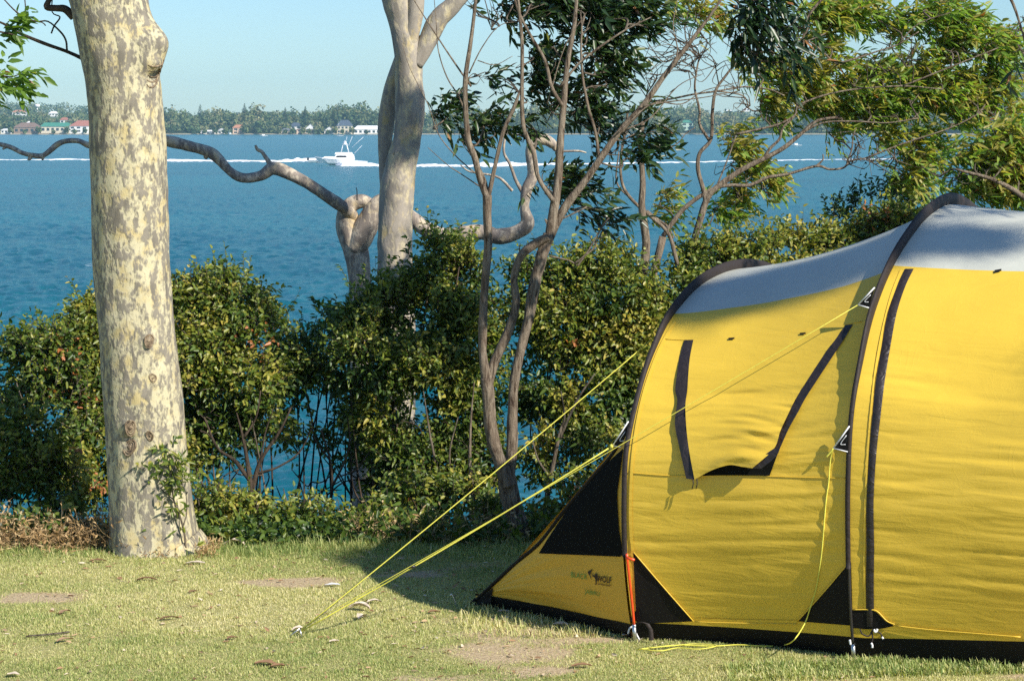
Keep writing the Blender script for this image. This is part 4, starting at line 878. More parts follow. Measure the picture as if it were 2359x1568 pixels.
rt = [(1150, 90, 180, 110, 1), (1400, 80, 220, 100, .9), (1750, 90, 280, 110, 1), (1950, 190, 130, 130, 1), (1500, 230, 120, 70, .5), (1830, 280, 130, 80, .9), (700, 450, 130, 80, 1), (950, 480, 190, 100, 1), (1150, 390, 130, 80, .9), (1420, 430, 130, 70, .9), (1730, 430, 130, 90, 1),
      (1300, 580, 230, 90, 1), (1600, 590, 200, 80, 1), (1850, 520, 200, 100, 1), (2130, 330, 150, 180, 1), (2200, 550, 130, 90, .8), (1500, 690, 200, 80, .9), (1950, 710, 150, 90, .9), (2250, 720, 100, 60, .7), (720, 650, 90, 60, .9), (780, 730, 80, 60, .8), (1180, 820, 80, 60, .8), (1450, 850, 100, 70, .9), (1700, 860, 150, 60, .9),
      (1680, 970, 150, 80, .8), (1600, 1090, 150, 100, .7), (1580, 1190, 110, 80, .5), (530, 900, 90, 70, .9), (560, 990, 130, 80, .9), (660, 1080, 120, 60, .8), (740, 1190, 60, 90, .8), (130, 1250, 110, 70, .8), (480, 1310, 140, 90, .9), (60, 1380, 70, 60, .6), (1000, 620, 150, 90, .9), (1150, 700, 120, 70, .8), (560, 1220, 80, 60, .5), (350, 100, 110, 110, .8), (150, 40, 130, 60, .8), (1050, 250, 150, 80, .7), (1350, 700, 150, 80, .8), (1750, 650, 150, 70, .8), (2000, 600, 150, 80, .8), (1550, 480, 150, 70, .7), (1900, 330, 100, 60, .6), (1250, 470, 120, 70, .8), (850, 560, 120, 70, .8), (1000, 60, 120, 70, .9)]
r = np.random.default_rng(202)
V, Fc, tn, tw, cens = euc_clumps([(*c4(x, y), rx/2.716, ry/2.716, RY+.25, d) for x, y, rx, ry, d in rt], r, 61, tone=.90, k=14., ll=.072, lw=.022)
mb = MB(); branch_net(mb, cens, an, r, .006, 4); bare = [(*c4(x, y), q, q*.8) for x, y, q in ((120, 350, 70), (60, 250, 70), (220, 420, 70), (330, 320, 60), (420, 420, 60), (500, 300, 60), (150, 200, 60), (40, 450, 50), (560, 520, 60), (640, 620, 40), (1330, 900, 50), (1290, 960, 40), (1450, 1010, 50), (1480, 350, 50), (1650, 300, 50), (300, 200, 60))]
branch_net(mb, [(at(x, y, RY-.3), np.array([q/FPX*RY*1.1, .2, h_/FPX*RY*1.1])) for x, y, q, h_ in bare], an, r, .0045, 9)
tv, tf = twig_mesh(tw, .0024)
mesh('twigs', np.concatenate(mb.V+[tv]), mb.F+[tuple(f) for f in tf+mb.n], M['twig'], t)
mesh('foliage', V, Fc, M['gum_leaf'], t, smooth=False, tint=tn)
# --- dense gum behind the tall hoop at the far right
RY2 = 13.2
b0 = at(2450, 1150, RY2); b0[2] = float(ground_z(b0[0], b0[1]))-.1; pyb = float(project(b0)[1])
t = thing('leafy_gum', 'dense leafy gum crowding the right edge above the grey roof', 'gum tree', b0)
mb = MB(); an = []
an.append(limb(mb, [(2440, pyb), (2440, 800), (2420, 600), (2380, 480), (2300, 420), (2200, 390)], RY2, [40, 34, 26, 18, 12, 6], 12, 6, .12, 1, 12))
an.append(limb(mb, [(2420, 600), (2440, 400), (2420, 200), (2400, 50), (2380, -60)], RY2, [22, 18, 14, 12, 8], 12, 6, .12, 1, 12)); mb.build('trunk', M['bark'], t)
r = np.random.default_rng(303)
V, Fc, tn, tw, cens = euc_clumps([(*c4(x, y), rx/2.716, ry/2.716, RY2+.2, d) for x, y, rx, ry, d in ((2000, 1000, 200, 110, 1), (2250, 900, 180, 90, 1), (2120, 1100, 220, 100, 1), (1900, 1120, 130, 90, .9), (2350, 1100, 150, 130, 2), (2400, 950, 120, 100, 1.6), (2250, 1060, 170, 120, 2), (2120, 960, 160, 100, 1.6), (2300, 860, 140, 80, 1.5), (2180, 1180, 200, 80, 2), (2020, 1130, 140, 90, 1.6), (1780, 1080, 90, 90, .7), (2330, 1200, 160, 80, 1))], r, 71, tone=.84, k=8., ll=.075, lw=.022)
mb = MB(); branch_net(mb, cens, an, r); tv, tf = twig_mesh(tw, .0024)
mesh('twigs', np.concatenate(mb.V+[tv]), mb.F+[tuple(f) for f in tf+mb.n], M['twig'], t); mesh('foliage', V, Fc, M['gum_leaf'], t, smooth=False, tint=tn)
# --- dark hanging branch overhead (nearer, large leaves)
HY = 10.8
b0 = at(2330, -300, HY)
t = thing('overhanging_bough', 'dark drooping gum bough with large leaves hanging above the tent', 'gum bough', b0)
mb = MB(); an = []
an.append(limb(mb, [(2330, -300), (2150, -150), (1950, -60), (1800, 0), (1760, 60), (1740, 140)], HY, [40, 26, 18, 12, 8, 4], 10, 6, .12, 1, 12)); an.append(limb(mb, [(2150, -150), (2300, -40), (2350, 60), (2370, 160)], HY, [18, 10, 6, 4], 8, 6, .12, 1, 12)); an.append(limb(mb, [(1950, -60), (1860, 40), (1850, 120)], HY, [10, 6, 4], 8, 5, .12, 1, 12)); mb.build('branch', M['bark'], t)
r = np.random.default_rng(404)
V, Fc, tn, tw, cens = euc_clumps([(*c4(x, y), rx/2.716, ry/2.716, HY, d) for x, y, rx, ry, d in ((600, 120, 140, 150, 1), (760, 80, 120, 130, 1), (800, 260, 130, 90, 1), (560, 280, 80, 80, .8), (900, 380, 90, 60, .6), (950, 170, 70, 90, .4), (2330, 300, 60, 150, .9), (2360, 480, 50, 90, .8), (2330, 160, 30, 60, .3), (650, 0, 250, 60, .8))], r, 81, tone=.42, k=3.6, ll=.08, lw=.024, hang=.25, wind=(.6, -.1, -.5))
mb = MB(); branch_net(mb, cens, an, r); tv, tf = twig_mesh(tw, .0026)
mesh('twigs', np.concatenate(mb.V+[tv]), mb.F+[tuple(f) for f in tf+mb.n], M['twig'], t); mesh('foliage', V, Fc, M['dark_leaf'], t, smooth=False, tint=tn)
WS = 1.
# --- bare little trees and dark stems inside the shrubbery
def stemtree(name, label, lines, Y, mat, cat='small tree'):
    mb = MB(); P0 = at(lines[0][0][0][0], lines[0][0][0][1], Y)
    for q, (pl, w) in enumerate(lines): limb(mb, pl, Y, list(np.linspace(w[0], w[1], len(pl))), 9, 5, .12, q, 12)
    tag(mb.build(name, mat, base=P0), label, cat)
stemtree('sapling_trunk', 'dark little trunk with spreading limbs in front of the water gap', [([(585, 1262), (583, 1200), (580, 1140), (572, 1080), (560, 1010), (545, 950)], (24, 3)), ([(580, 1130), (600, 1060), (640, 1000), (670, 940)], (12, 4)), ([(578, 1110), (540, 1060), (500, 1030), (470, 960)], (11, 4)), ([(590, 1090), (640, 1075), (690, 1040), (720, 980)], (6, 3)), ([(560, 1010), (590, 960), (600, 900)], (6, 3)), ([(600, 1060), (610, 1000), (630, 940)], (5, 2)), ([(500, 1030), (480, 1000), (460, 990)], (4, 2))], 12.7, M['dark_twig'])
stemtree('sapling_trunk', 'thin dark stem with bare twigs standing against the water, left of the big shrub', [([(752, 1262), (757, 1180), (765, 1120), (760, 1060), (740, 990)], (9, 4)), ([(765, 1120), (790, 1070), (805, 1020), (800, 960)], (6, 3)), ([(760, 1060), (725, 1010), (715, 950)], (5, 2)), ([(775, 1100), (820, 1080), (850, 1040)], (4, 2))], 12.9, M['dark_twig'])
stemtree('bare_stem', 'reddish bare stem inside the shaded lower bush', [([(1095, 1240), (1090, 1150), (1082, 1060), (1085, 960), (1092, 880)], (13, 2))], 12.6, M['bark'])
stemtree('bare_stem', 'pale fork of bare stems behind the ropes', [([(1245, 1230), (1268, 1100), (1288, 1000), (1300, 960), (1292, 900)], (14, 2)), ([(1268, 1100), (1240, 1060), (1225, 1010)], (6, 3)), ([(1288, 1010), (1330, 920), (1370, 860)], (8, 3))], 12.7, M['twig'])
stemtree('bare_stem', 'grey slanted stems low in the big shrub', [([(1000, 1240), (1010, 1120), (990, 1000), (975, 900)], (12, 2)), ([(1060, 1240), (1050, 1150), (1035, 1050), (1055, 960)], (10, 2)), ([(930, 1235), (945, 1150), (960, 1080)], (18, 3))], 12.9, M['twig'])
stemtree('bare_stem', 'pair of slim dark trunks standing in the water view beside the coastal gum', [([(1480, 640), (1488, 560), (1478, 480), (1480, 420), (1475, 330), (1480, 280)], (22, 10)), ([(1560, 610), (1540, 540), (1500, 500), (1455, 460), (1432, 420), (1430, 360), (1440, 300), (1445, 260)], (10, 5)), ([(1455, 460), (1420, 420), (1425, 350)], (5, 3))], 13.6, M['bark'])
# --- seedling growing in front of the spotted trunk
sb = gp(425, 1268)
t = thing('seedling', 'leafy green seedling growing against the base of the spotted trunk', 'young plant', sb)
mb = MB(); SYY = sb[1]-.15
an = [limb(mb, [(428, 1272), (425, 1230), (415, 1190), (400, 1150), (395, 1100), (390, 1060)], SYY, [6, 5, 5, 4, 3, 2], 6, 5), limb(mb, [(420, 1215), (430, 1180), (428, 1130)], SYY, [4, 3, 2], 5, 4), limb(mb, [(400, 1150), (375, 1130), (360, 1110)], SYY, [3, 2, 2], 5, 4)]
mb.build('stem', M['twig'], t); r = np.random.default_rng(5); LP = []
for (px, py, n) in ((385, 1050, 16), (400, 1070, 18), (370, 1090, 14), (415, 1100, 16), (350, 1110, 10), (395, 1130, 16), (430, 1120, 10), (420, 1160, 12), (400, 1030, 6), (435, 1090, 8), (410, 1200, 6), (440, 1230, 5), (340, 1100, 5)):
    c = at(px, py, SYY); P = c+r.normal(0, .035, (n//2, 3)); d = unit(r.normal(0, .6, (n//2, 3))+np.array([0, 0, .5])); a = twigs_leaves(P, d, r.uniform(.04, .08, n//2), 4, .05, .017, r); LP.append(a[:5])
P, D, Nn, L, W = [np.concatenate([x[i] for x in LP]) for i in range(5)]; V, Fc = leaf_mesh(P, D, Nn, L, W); tn = np.clip(r.normal(.62, .12, len(P)), 0, .94)
mesh('foliage', V, Fc, M['shrub'], t, smooth=False, tint=np.concatenate([tn, tn]))
# --- ground cover under the shrubs, dry weeds on the left
def scatter(name, label, n, x0, x1, y0, y1, h, mat, seed, tone, ll, lw, cat, sp=.3, stalk=True, nl=6, up=1.2):
    r = np.random.default_rng(seed); x = r.uniform(x0, x1, n); y = r.uniform(y0, y1, n)
    P = np.stack([x, y, ground_z(x, y)], 1); d = unit(r.normal(0, sp, (n, 3))+np.array([0, 0, up]))
    hh = h*r.uniform(.4, 1.2, n)*(1+.5*noise(x*2.5, y*2, 0, seed))
    a = twigs_leaves(P, d, hh, nl, ll, lw, r, .7); V, Fc = leaf_mesh(*a[:5]); k = len(a[0])
    tn = np.clip(tone+.2*np.tile(noise(x*3, y*3, 0, seed+1), nl)+r.normal(0, .15, k), 0, 1)
    if mat == 'shrub': tn = np.minimum(tn, .93)
    tv, tf = twig_mesh(a[5], .0022)
    o = mesh(name, np.concatenate([V, tv]), np.concatenate([Fc, tf+len(V)]), M[mat], smooth=False, tint=np.concatenate([tn, tn, np.full(len(tf), tone)]), base=(0, 12, 0))
    tag(o, label, cat, kind='stuff')
scatter('undergrowth', 'leafy green ground cover creeping under the shrubs', 5200, -3.4, 3.0, 11.8, 13.4, .20, 'shrub', 1, .42, .055, .026, 'undergrowth')
scatter('dry_weeds', 'tangled brown dead weeds at the foot of the left shrub', 2600, -3.2, -2.02, 11.65, 12.3, .30, 'dry', 2, .74, .035, .010, 'weeds', .95, nl=4, up=1.)
scatter('dry_weeds', 'short brown stalks round the base of the spotted trunk', 260, -2.1, -1.6, 11.45, 11.8, .12, 'dry', 4, .62, .03, .006, 'weeds', .7, nl=4)
scatter('straw_stalks', 'pale dry stalks and leaf litter in the shaded bush bottom', 900, -.9, .9, 11.85, 12.3, .18, 'dry', 6, .85, .04, .008, 'weeds', .9, nl=4)
# ------------------------------------------------------------------ TENT
TH = R(27); UA = np.array([math.cos(TH), -math.sin(TH), 0]); VA = np.array([math.sin(TH), math.cos(TH), 0]); ZA = np.array([0, 0, 1.])
F1 = gz(1462, 1472, 0.); F2 = onplane(1967, 1515, F1, VA); LU = float(np.dot(F2-F1, UA)); HZ2 = F2[2]
def TW_(u, v, z): return F1+np.multiply.outer(u, UA)+np.multiply.outer(v, VA)+np.multiply.outer(z, ZA)
def prof(near, w):
    near = np.array(near, float); far = near[:-1][::-1].copy(); far[:, 0] = 2*w-far[:, 0]
    P = spline(np.concatenate([near, far]), 16); L = np.concatenate([[0], np.cumsum(np.linalg.norm(np.diff(P, axis=0), axis=1))])
    s = np.linspace(0, L[-1], 401); return np.stack([np.interp(s, L, P[:, 0]), np.interp(s, L, P[:, 1])], 1)
PR1 = prof([(.0, .0), (-.065, .2), (-.11, .42), (-.12, .68), (-.09, .9), (.065, 1.16), (.24, 1.325), (.40, 1.43), (.68, 1.535), (.95, 1.583), (1.22, 1.598)], 1.22)
PR2 = prof([(.0, .03), (-.055, .22), (-.095, .47), (-.115, .80), (-.08, 1.1), (.04, 1.31), (.19, 1.50), (.42, 1.67), (.68, 1.79), (.98, 1.885), (1.34, 1.93)], 1.34)
U3 = LU+1.75
HOOPS = [(0., PR1), (LU, PR2), (U3, PR2)]
def P_s(pr, s): f = np.clip(s, 0, 1)*400; i = np.minimum(f.astype(int), 399); a = (f-i)[..., None]; return pr[i]*(1-a)+pr[i+1]*a
def skin(u, s, wr=True):
    """u metres along axis, s 0..1 around; arrays of equal shape"""
    u, s = np.broadcast_arrays(np.asarray(u, float), np.asarray(s, float))
    out = np.zeros(u.shape+(2,)); 
    for k in range(2):
        ua, pa = HOOPS[k]; ub, pb = HOOPS[k+1]; m_ = (u >= ua) if k == 1 else (u < ub)
        t_ = np.clip((u-ua)/(ub-ua), 0, 1); A_ = P_s(pa, s); B_ = P_s(pb, s)
        tt_ = t_ if k == 1 else t_+.10*np.sin(np.pi*t_)*0-.18*t_*(1-t_)
        Q_ = A_*(1-tt_[..., None])+B_*tt_[..., None]
        sg = 4*t_*(1-t_); inw = np.stack([(1.28-Q_[..., 0]), -.6*np.ones_like(Q_[..., 1])], -1)
        inw[..., 1] = -(Q_[..., 1]); inw = inw/(np.linalg.norm(inw, axis=-1, keepdims=True)+1e-9)
        top = sstep(.3, 1.2, Q_[..., 1])
        amt = (.012+(.028 if k == 0 else .035)*top)*sg
        amt = amt+sg*(.045*sstep(.62, .08, Q_[..., 1])-.020*np.exp(-((Q_[..., 1]-.75)/.2)**2))
        if wr:
            e = np.exp(-np.minimum(u-ua, ub-u)/.22)
            sL = s*4.6
            ph = sL*34+1.6*noise(u*1.3, sL*5, k, 41)
            wv = noise(u*1.5+9, sL*15, k*5., 23)*.6+noise(u*2.4, sL*34, k*5., 24)*.42
            wv = wv*.45+.75*(.45-np.abs(noise(u*1.8+3, sL*19, k*3., 27)))*1.2+.35*(.4-np.abs(noise(u*3.5, sL*44, k*3., 28)))
            zone = sstep(.25, .6, Q_[..., 1])*sstep(1.5, 1.15, Q_[..., 1])*(.35+.65*sstep(.25, .8, (u-ua)/(LU) if k == 0 else 1.))
            amt = amt+(.003+.0095*zone*(k == 1 or 1)+.004*e)*.78*wv*np.clip(sg*2.5, 0, 1)*sstep(1.6, 1.3, Q_[..., 1])
        Q_ = Q_+inw*amt[..., None]
        out = np.where(m_[..., None], Q_, out)
    return TW_(u, out[..., 0], out[..., 1])
tent = thing('tent', 'large yellow and grey tunnel tent pitched on the right of the lawn', 'tent', F1)
def S_of(pr, z, near=True):
    h = pr[:201, 1]; return float(np.interp(z, h, np.arange(201)/400.))
# roof boundary as fraction of arc
def inv(px, py, u0, u1, s0=0., s1=.5):
    for it in range(3):
        uu, ss = np.meshgrid(np.linspace(u0, u1, 60), np.linspace(s0, s1, 60)); X, Y = project(skin(uu, ss, False)); d = (X-px)**2+(Y-py)**2
        i = np.unravel_index(np.argmin(d), d.shape); du = (u1-u0)/25; ds = (s1-s0)/25; u0, u1 = uu[i]-du, uu[i]+du; s0, s1 = ss[i]-ds, ss[i]+ds
    return float(uu[i]), float(ss[i])
bnd = [inv(x, y, 0, LU, .2, .5) for x, y in ((1566, 722), (1681, 709), (1816, 687), (1951, 657), (2020, 633))]
bu = np.array([0.]+[q[0] for q in bnd]+[LU]); bs = np.array([bnd[0][1]]+[q[1] for q in bnd]+[bnd[-1][1]])
s2 = inv(2075, 614, LU, U3, .2, .5)[1]; s3 = inv(2340, 618, LU, U3, .2, .5)[1]
def sb_(u): return np.where(u < LU, np.interp(u, bu, bs), s2+(s3-s2)*np.clip((u-LU)/.8, 0, 1))
s_lo1 = S_of(PR1, .085); s_lo2 = S_of(PR2, .13)
def slo(u): return s_lo1+(s_lo2-s_lo1)*np.clip(u/LU, 0, 1)+(S_of(PR2, .20)-s_lo2)*np.clip((u-LU-.05)/.8, 0, 1)
def panel(name, ua, ub, fa, fb, nu, ns, mat, off=0., label=None, closed=False):
    a = np.linspace(ua, ub, nu); b_ = np.linspace(0, 1, ns); uu = np.repeat(a[None, :], ns, 0); A_ = fa(a)[None, :]; B_ = fb(a)[None, :]
    ss = A_+(B_-A_)*b_[:, None]; V = skin(uu, ss)
    return mesh(name, V.reshape(-1, 3), grid_faces(ns, nu), mat, tent, label=label)
for (ua, ub, nu, lab) in ((0, LU, 90, 'yellow wall between the two hoops, with the window'), (LU, U3, 130, 'tall yellow door wall right of the second hoop')):
    panel('wall', ua, ub, slo, sb_, nu, 240, M['yellow'], label=lab)
    panel('wall', ua, ub, lambda u: 1-sb_(u), lambda u: 1-slo(u), 30, 60, M['yellow'], label='far side yellow wall')
    panel('roof', ua, ub, sb_, lambda u: 1-sb_(u), nu//2, 90, M['grey'], label='grey roof panel over the '+('low' if ua == 0 else 'high')+' section')
# inner tent body (dark, seen through openings) and skirt
def skirt(ua, ub, n=60):
    V = []; a = np.linspace(ua, ub, n)
    for side in (0, 1):
        s_ = slo(a) if side == 0 else 1-slo(a); top = skin(a, s_); bot = top.copy(); bot[:, 2] = ground_z(bot[:, 0], bot[:, 1])-.01
        bot = bot+VA*(.05 if side == 0 else -.05); V.append((top, bot))
    for side in (0, 1):
        top, bot = V[side]; mid = (top+bot)/2+np.array([0, 0, .0]); mid += (fbm(a*6, side, 0, 3)*.01)[:, None]*VA
        mesh('skirt', np.concatenate([top, mid, bot]), grid_faces(3, n), M['black'], tent)
skirt(0, LU); skirt(LU, U3)
# raycast helper onto the near wall
uu, ss = np.meshgrid(np.concatenate([np.linspace(-.0, LU, 90), np.linspace(LU+.001, U3, 120)]), np.linspace(0, .5, 220)); VV = skin(uu, ss)
bvh = BVHTree.FromPolygons([Vector(v) for v in VV.reshape(-1, 3)], [tuple(int(q) for q in f) for f in grid_faces(220, 210)])
def cast(px, py, lift=.004, tree=None, plane=None):
    d = ray(px, py); dn = Vector(d).normalized()
    h = (tree or bvh).ray_cast(Vector(CO), dn)
    if h[0] is None:
        P = onplane(px, py, F1-VA*.1, VA) if plane is None else onplane(px, py, *plane)
    else: P = np.array(h[0])
    return P-np.array(dn)*(lift/.75)
def strip(name, A_, B_, mat, lift=.004, nx=5, k=8, tree=None, plane=None, par=None, label=None, liftfn=None, spl=True, back=0.):
    """surface between two traced edges A and B"""
    A_ = spline([(a, b, 0) for a, b in A_], k) if spl else np.array([(a, b, 0) for a, b in A_], float)
    B_ = spline([(a, b, 0) for a, b in B_], k) if spl else np.array([(a, b, 0) for a, b in B_], float)
    n = max(len(A_), len(B_))
    def rs(P): q = np.linspace(0, len(P)-1, n); return np.stack([np.interp(q, np.arange(len(P)), P[:, c]) for c in range(2)], 1)
    A_ = rs(A_); B_ = rs(B_); V = []
    for i in range(n):
        for j in range(nx):
            f = j/(nx-1); p = A_[i]*(1-f)+B_[i]*f; l = lift if liftfn is None else liftfn(i/(n-1), f)
            V.append(cast(p[0], p[1], l, tree, plane))
    return mesh(name, np.array(V), grid_faces(n, nx), mat, par or tent, label=label)
# black corner pieces
strip('corner_patch', [(1459, 1271), (1525, 1348), (1596, 1430)], [(1458, 1275), (1463, 1380), (1466, 1436)], M['black'], .005, 8, 10, spl=False, label='black triangle beside the red pole')
strip('corner_patch', [(1957, 1290), (1900, 1360), (1838, 1430)], [(1960, 1295), (1962, 1380), (1964, 1440)], M['black'], .005, 8, 10, spl=False, label='black triangle left of the second pole')
strip('corner_patch', [(1962, 1404), (2000, 1404), (2018, 1408), (2040, 1430), (2056, 1438)], [(1964, 1445), (1990, 1448), (2018, 1448), (2035, 1446), (2058, 1441)], M['black'], .005, 6, 4, spl=False, label='black patch right of the second pole')
# sewn edges of the corner pieces
for pl_ in ([(1459, 1271), (1525, 1348), (1597, 1430)], [(1958, 1290), (1900, 1359), (1836, 1430)], [(1966, 1403), (2000, 1403), (2020, 1407), (2042, 1429), (2060, 1437)], [(1600, 1431), (1700, 1434), (1834, 1436)], [(2062, 1440), (2150, 1450), (2250, 1458), (2350, 1466)]):
    mb = MB(); mb.tube([cast(x, y, .006) for x, y in spline([(a_, b_, 0) for a_, b_ in pl_], 6)[:, :2]], .0028, 6); mb.build('seam', M['yellow'], tent)
# door zip
zc = [(2094, 619), (2075, 660), (2055, 720), (2040, 800), (2027, 880), (2018, 960), (2010, 1040), (2005, 1120), (2003, 1180), (2004, 1260), (2003, 1340), (2004, 1442)]
zw = [20, 19, 20, 20, 20, 19, 17, 16, 17, 18, 18, 18]
strip('zip_cover', [(x-w/2, y) for (x, y), w in zip(zc, zw)], [(x+w/2, y) for (x, y), w in zip(zc, zw)], M['zip'], 0, 4, 5, label='dark zip cover of the side door', liftfn=lambda a, f: .003+.005*math.sin(f*math.pi)+.0015*math.sin(a*40+f*2))
# window flap
c3t = lambda x, y: ((1950+x/2.851)*.784, (900+y/2.851)*.784)
LO = [c3t(*p) for p in ((172, 281), (150, 350), (128, 440), (110, 560), (95, 700), (112, 790), (92, 980), (125, 1160), (155, 1300), (186, 1440))]
LI = [c3t(*p) for p in ((247, 279), (232, 350), (216, 440), (205, 560), (196, 700), (182, 800), (181, 900), (192, 1060), (215, 1230), (256, 1450))]
RL = [c3t(*p) for p in ((1520, 156), (1440, 270), (1350, 390), (1230, 570), (1110, 760), (1040, 900), (975, 1040), (920, 1190))]
RR = [c3t(*p) for p in ((1583, 150), (1510, 268), (1425, 400), (1310, 575), (1190, 760), (1120, 890), (1045, 1025), (975, 1180))]
fl = lambda a, f: .006+(.035)*a**2.2
strip('window_flap_trim', LO, LI, M['zip'], 0, 4, 5, liftfn=lambda a, f: .004+.030*a**2*.7+.0015*math.sin(a*23+f*3)+.002*math.sin(f*3.1), label='grey zip edge at the left of the window flap')
strip('window_flap_trim', RL, RR, M['zip'], 0, 4, 5, liftfn=lambda a, f: .005+.022*a**2+.0015*math.sin(a*31+f*3), label='slanted zip edge at the right of the window flap')
RLx = RL+[c3t(740, 1352)]
hem = [c3t(*p) for p in ((256, 1448), (380, 1380), (470, 1345), (560, 1326), (650, 1340), (740, 1354))]
# flap panel: rows from top (between strip inner edges) to hem
def lerp_poly(P, n): P = spline([(a, b, 0) for a, b in P], 8); q = np.linspace(0, len(P)-1, n); return np.stack([np.interp(q, np.arange(len(P)), P[:, c]) for c in range(2)], 1)
nr, ncl = 90, 70; LE = lerp_poly(LI, nr); RE = lerp_poly(RLx, nr); HE = lerp_poly(hem, ncl); V = []
for i in range(nr):
    a = i/(nr-1)
    for j in range(ncl):
        f = j/(ncl-1); base_ = LE[i]*(1-f)+RE[i]*f; chord = LE[-1]*(1-f)+RE[-1]*f; p = base_+(HE[j]-chord)*a**1.3
        wv = .006*noise(f*1.6+3, a*24+.6*f*3, 0, 5)*sstep(.25, .5, a)+.006*noise(f*2.6, a*40, 1, 9)*sstep(.35, .6, a)*(.2+f)
        V.append(cast(p[0], p[1], .004+(.028+.030*f)*a**2.4+wv))
mesh('window_flap', np.array(V), grid_faces(nr, ncl), M['yellow'], tent, label='yellow window flap hanging open at its lower edge')
strip('window_flap_trim', [c3t(*p) for p in ((918, 1190), (860, 1230), (800, 1280), (735, 1352))], [c3t(*p) for p in ((975, 1180), (950, 1240), (900, 1290), (815, 1358))], M['zip'], .050, 4, 5, label='zip edge folded along the flap bottom corner')
strip('window_opening', [c3t(*p) for p in ((260, 1400), (400, 1330), (560, 1290), (740, 1280), (950, 1240))], [c3t(*p) for p in ((300, 1418), (480, 1413), (640, 1412), (800, 1413), (885, 1418))], M['mesh'], .007, 6, 5, label='dark mesh window showing under the flap')
for (x, y) in ((565, 270), (1162, 228)):
    x_, y_ = c3t(x, y); strip('toggle', [(x_-7, y_-2), (x_+7, y_-3)], [(x_-7, y_+2), (x_+7, y_+1)], M['black'], .010, 3, 3, spl=False)
strip('toggle', [(2290, 622), (2306, 619)], [(2290, 628), (2306, 624)], M['black'], .010, 3, 3, spl=False)
c_ = c3t(250, 1455); mb = MB()
for dx in (0, 9): mb.tube([cast(c_[0]+dx-2, c_[1]-4, .03), cast(c_[0]+dx-1, c_[1]+8, .03), cast(c_[0]+dx-4, c_[1]+20, .03)], .0022, 5)
mb.build('zip_pull', M['sleeve'], tent)
# seam line across the wall
mb = MB(); sp1 = [cast(x, y, .002) for x, y in spline([(1446, 1088, 0), (1550, 1095, 0), (1700, 1095, 0), (1850, 1099, 0), (1950, 1101, 0)], 8)[:, :2]]; mb.tube(sp1, .0022, 5); mb.build('seam', M['yellow'], tent); mb = MB()
sp2 = [cast(x, y, .002) for x, y in spline([(1532, 781, 0), (1600, 783, 0), (1700, 776, 0), (1850, 765, 0), (1985, 740, 0)], 8)[:, :2]]; mb.tube(sp2, .002, 5); mb.build('seam', M['yellow'], tent)
def hem(pts, w, lift=.0035):
    strip('hem', [(x-w/2, y) for x, y in pts], [(x+w/2, y) for x, y in pts], M['yellow'], lift, 3, 5)
hem([(2074, 622), (2052, 680), (2032, 760), (2016, 850), (2005, 950), (1997, 1060), (1992, 1180), (1990, 1300), (1992, 1400)], 4)
hem([(1553, 740), (1520, 800), (1490, 880), (1470, 960), (1458, 1040), (1453, 1120), (1452, 1200), (1457, 1268)], 7)
strip('hem', [(1602, 1422), (1700, 1426), (1836, 1428)], [(1604, 1428), (1700, 1432), (1834, 1434)], M['yellow'], .004, 3, 8)
# hoops: sleeve fins
def hoop(pr, u, lab, s0, s1, rad_top, rad_side, ax=.011):
    s = np.linspace(s0, s1, 150); Q_ = P_s(pr, s); T_ = np.gradient(Q_, axis=0); T_ /= np.linalg.norm(T_, axis=1)[:, None]; nrm = np.stack([-T_[:, 1], T_[:, 0]], 1)
    top = sstep(1.1, 1.5, Q_[:, 1]); rr = rad_side+(rad_top-rad_side)*top
    th_ = np.linspace(0, 2*np.pi, 12, endpoint=False); V = []
    for q, nn, r_ in zip(Q_, nrm, rr):
        for a in th_:
            o_ = r_*(math.cos(a)+.75); V.append(TW_(u+ax*math.sin(a), q[0]+nn[0]*o_, q[1]+nn[1]*o_))
    n = 12; m2 = len(s); i = np.arange(m2-1)[:, None]*n; j = np.arange(n)[None, :]; k = (j+1) % n
    Fc = [tuple(f) for f in np.stack([i+j, i+k, i+n+k, i+n+j], -1).reshape(-1, 4)]+[tuple(range(n)), tuple((m2-1)*n+q for q in range(n-1, -1, -1))]
    return mesh('pole_sleeve', np.array(V).reshape(-1, 3), Fc, M['sleeve'], tent, label=lab)
hoop(PR1, 0., 'black brown sleeve of the low front hoop', S_of(PR1, .40), 1-S_of(PR1, .40), .027, .010, .012)
hoop(PR2, LU, 'black brown sleeve of the taller second hoop', S_of(PR2, .44), 1-S_of(PR2, .44), .031, .010, .011)
hoop(PR2, U3, 'sleeve of the rear hoop', S_of(PR2, .44), 1-S_of(PR2, .44), .027, .010)
def pole(pxs_, u, mat_top, lab):
    q = [(lambda p_: p_+(CO-p_)/np.linalg.norm(CO-p_)*(.04 if u == 0 else .012))(onplane(x, y, F1+UA*u, UA)) for x, y in pxs_]; q[-1][2] = float(ground_z(q[-1][0], q[-1][1]))-.02
    pl = spline(q[:-1], 5); mb = MB(); mb.tube(pl, .0062, 10); p_ = mb.build('pole', mat_top, tent, label=lab)
    mb = MB(); mb.tube([q[-2], q[-1]], .0095, 10); mb.build('pole_foot', M['metal'], p_)
pole([(1443, 1275), (1449, 1330), (1455, 1385), (1460, 1437), (1463, 1480)], 0, M['red'], 'exposed orange red pole end')
pole([(1955, 1290), (1957, 1370), (1960, 1430), (1964, 1482), (1967, 1518)], LU, M['blackmetal'], 'exposed black pole end with grey foot')
mb = MB(); q = [(lambda p_: p_+(CO-p_)/np.linalg.norm(CO-p_)*.045)(onplane(x, y, F1-VA*.1, VA)) for x, y in ((1441, 1283), (1461, 1289))]; mb.tube([q[0], q[1]], .006, 8); mb.build('pole_collar', M['red'], tent)
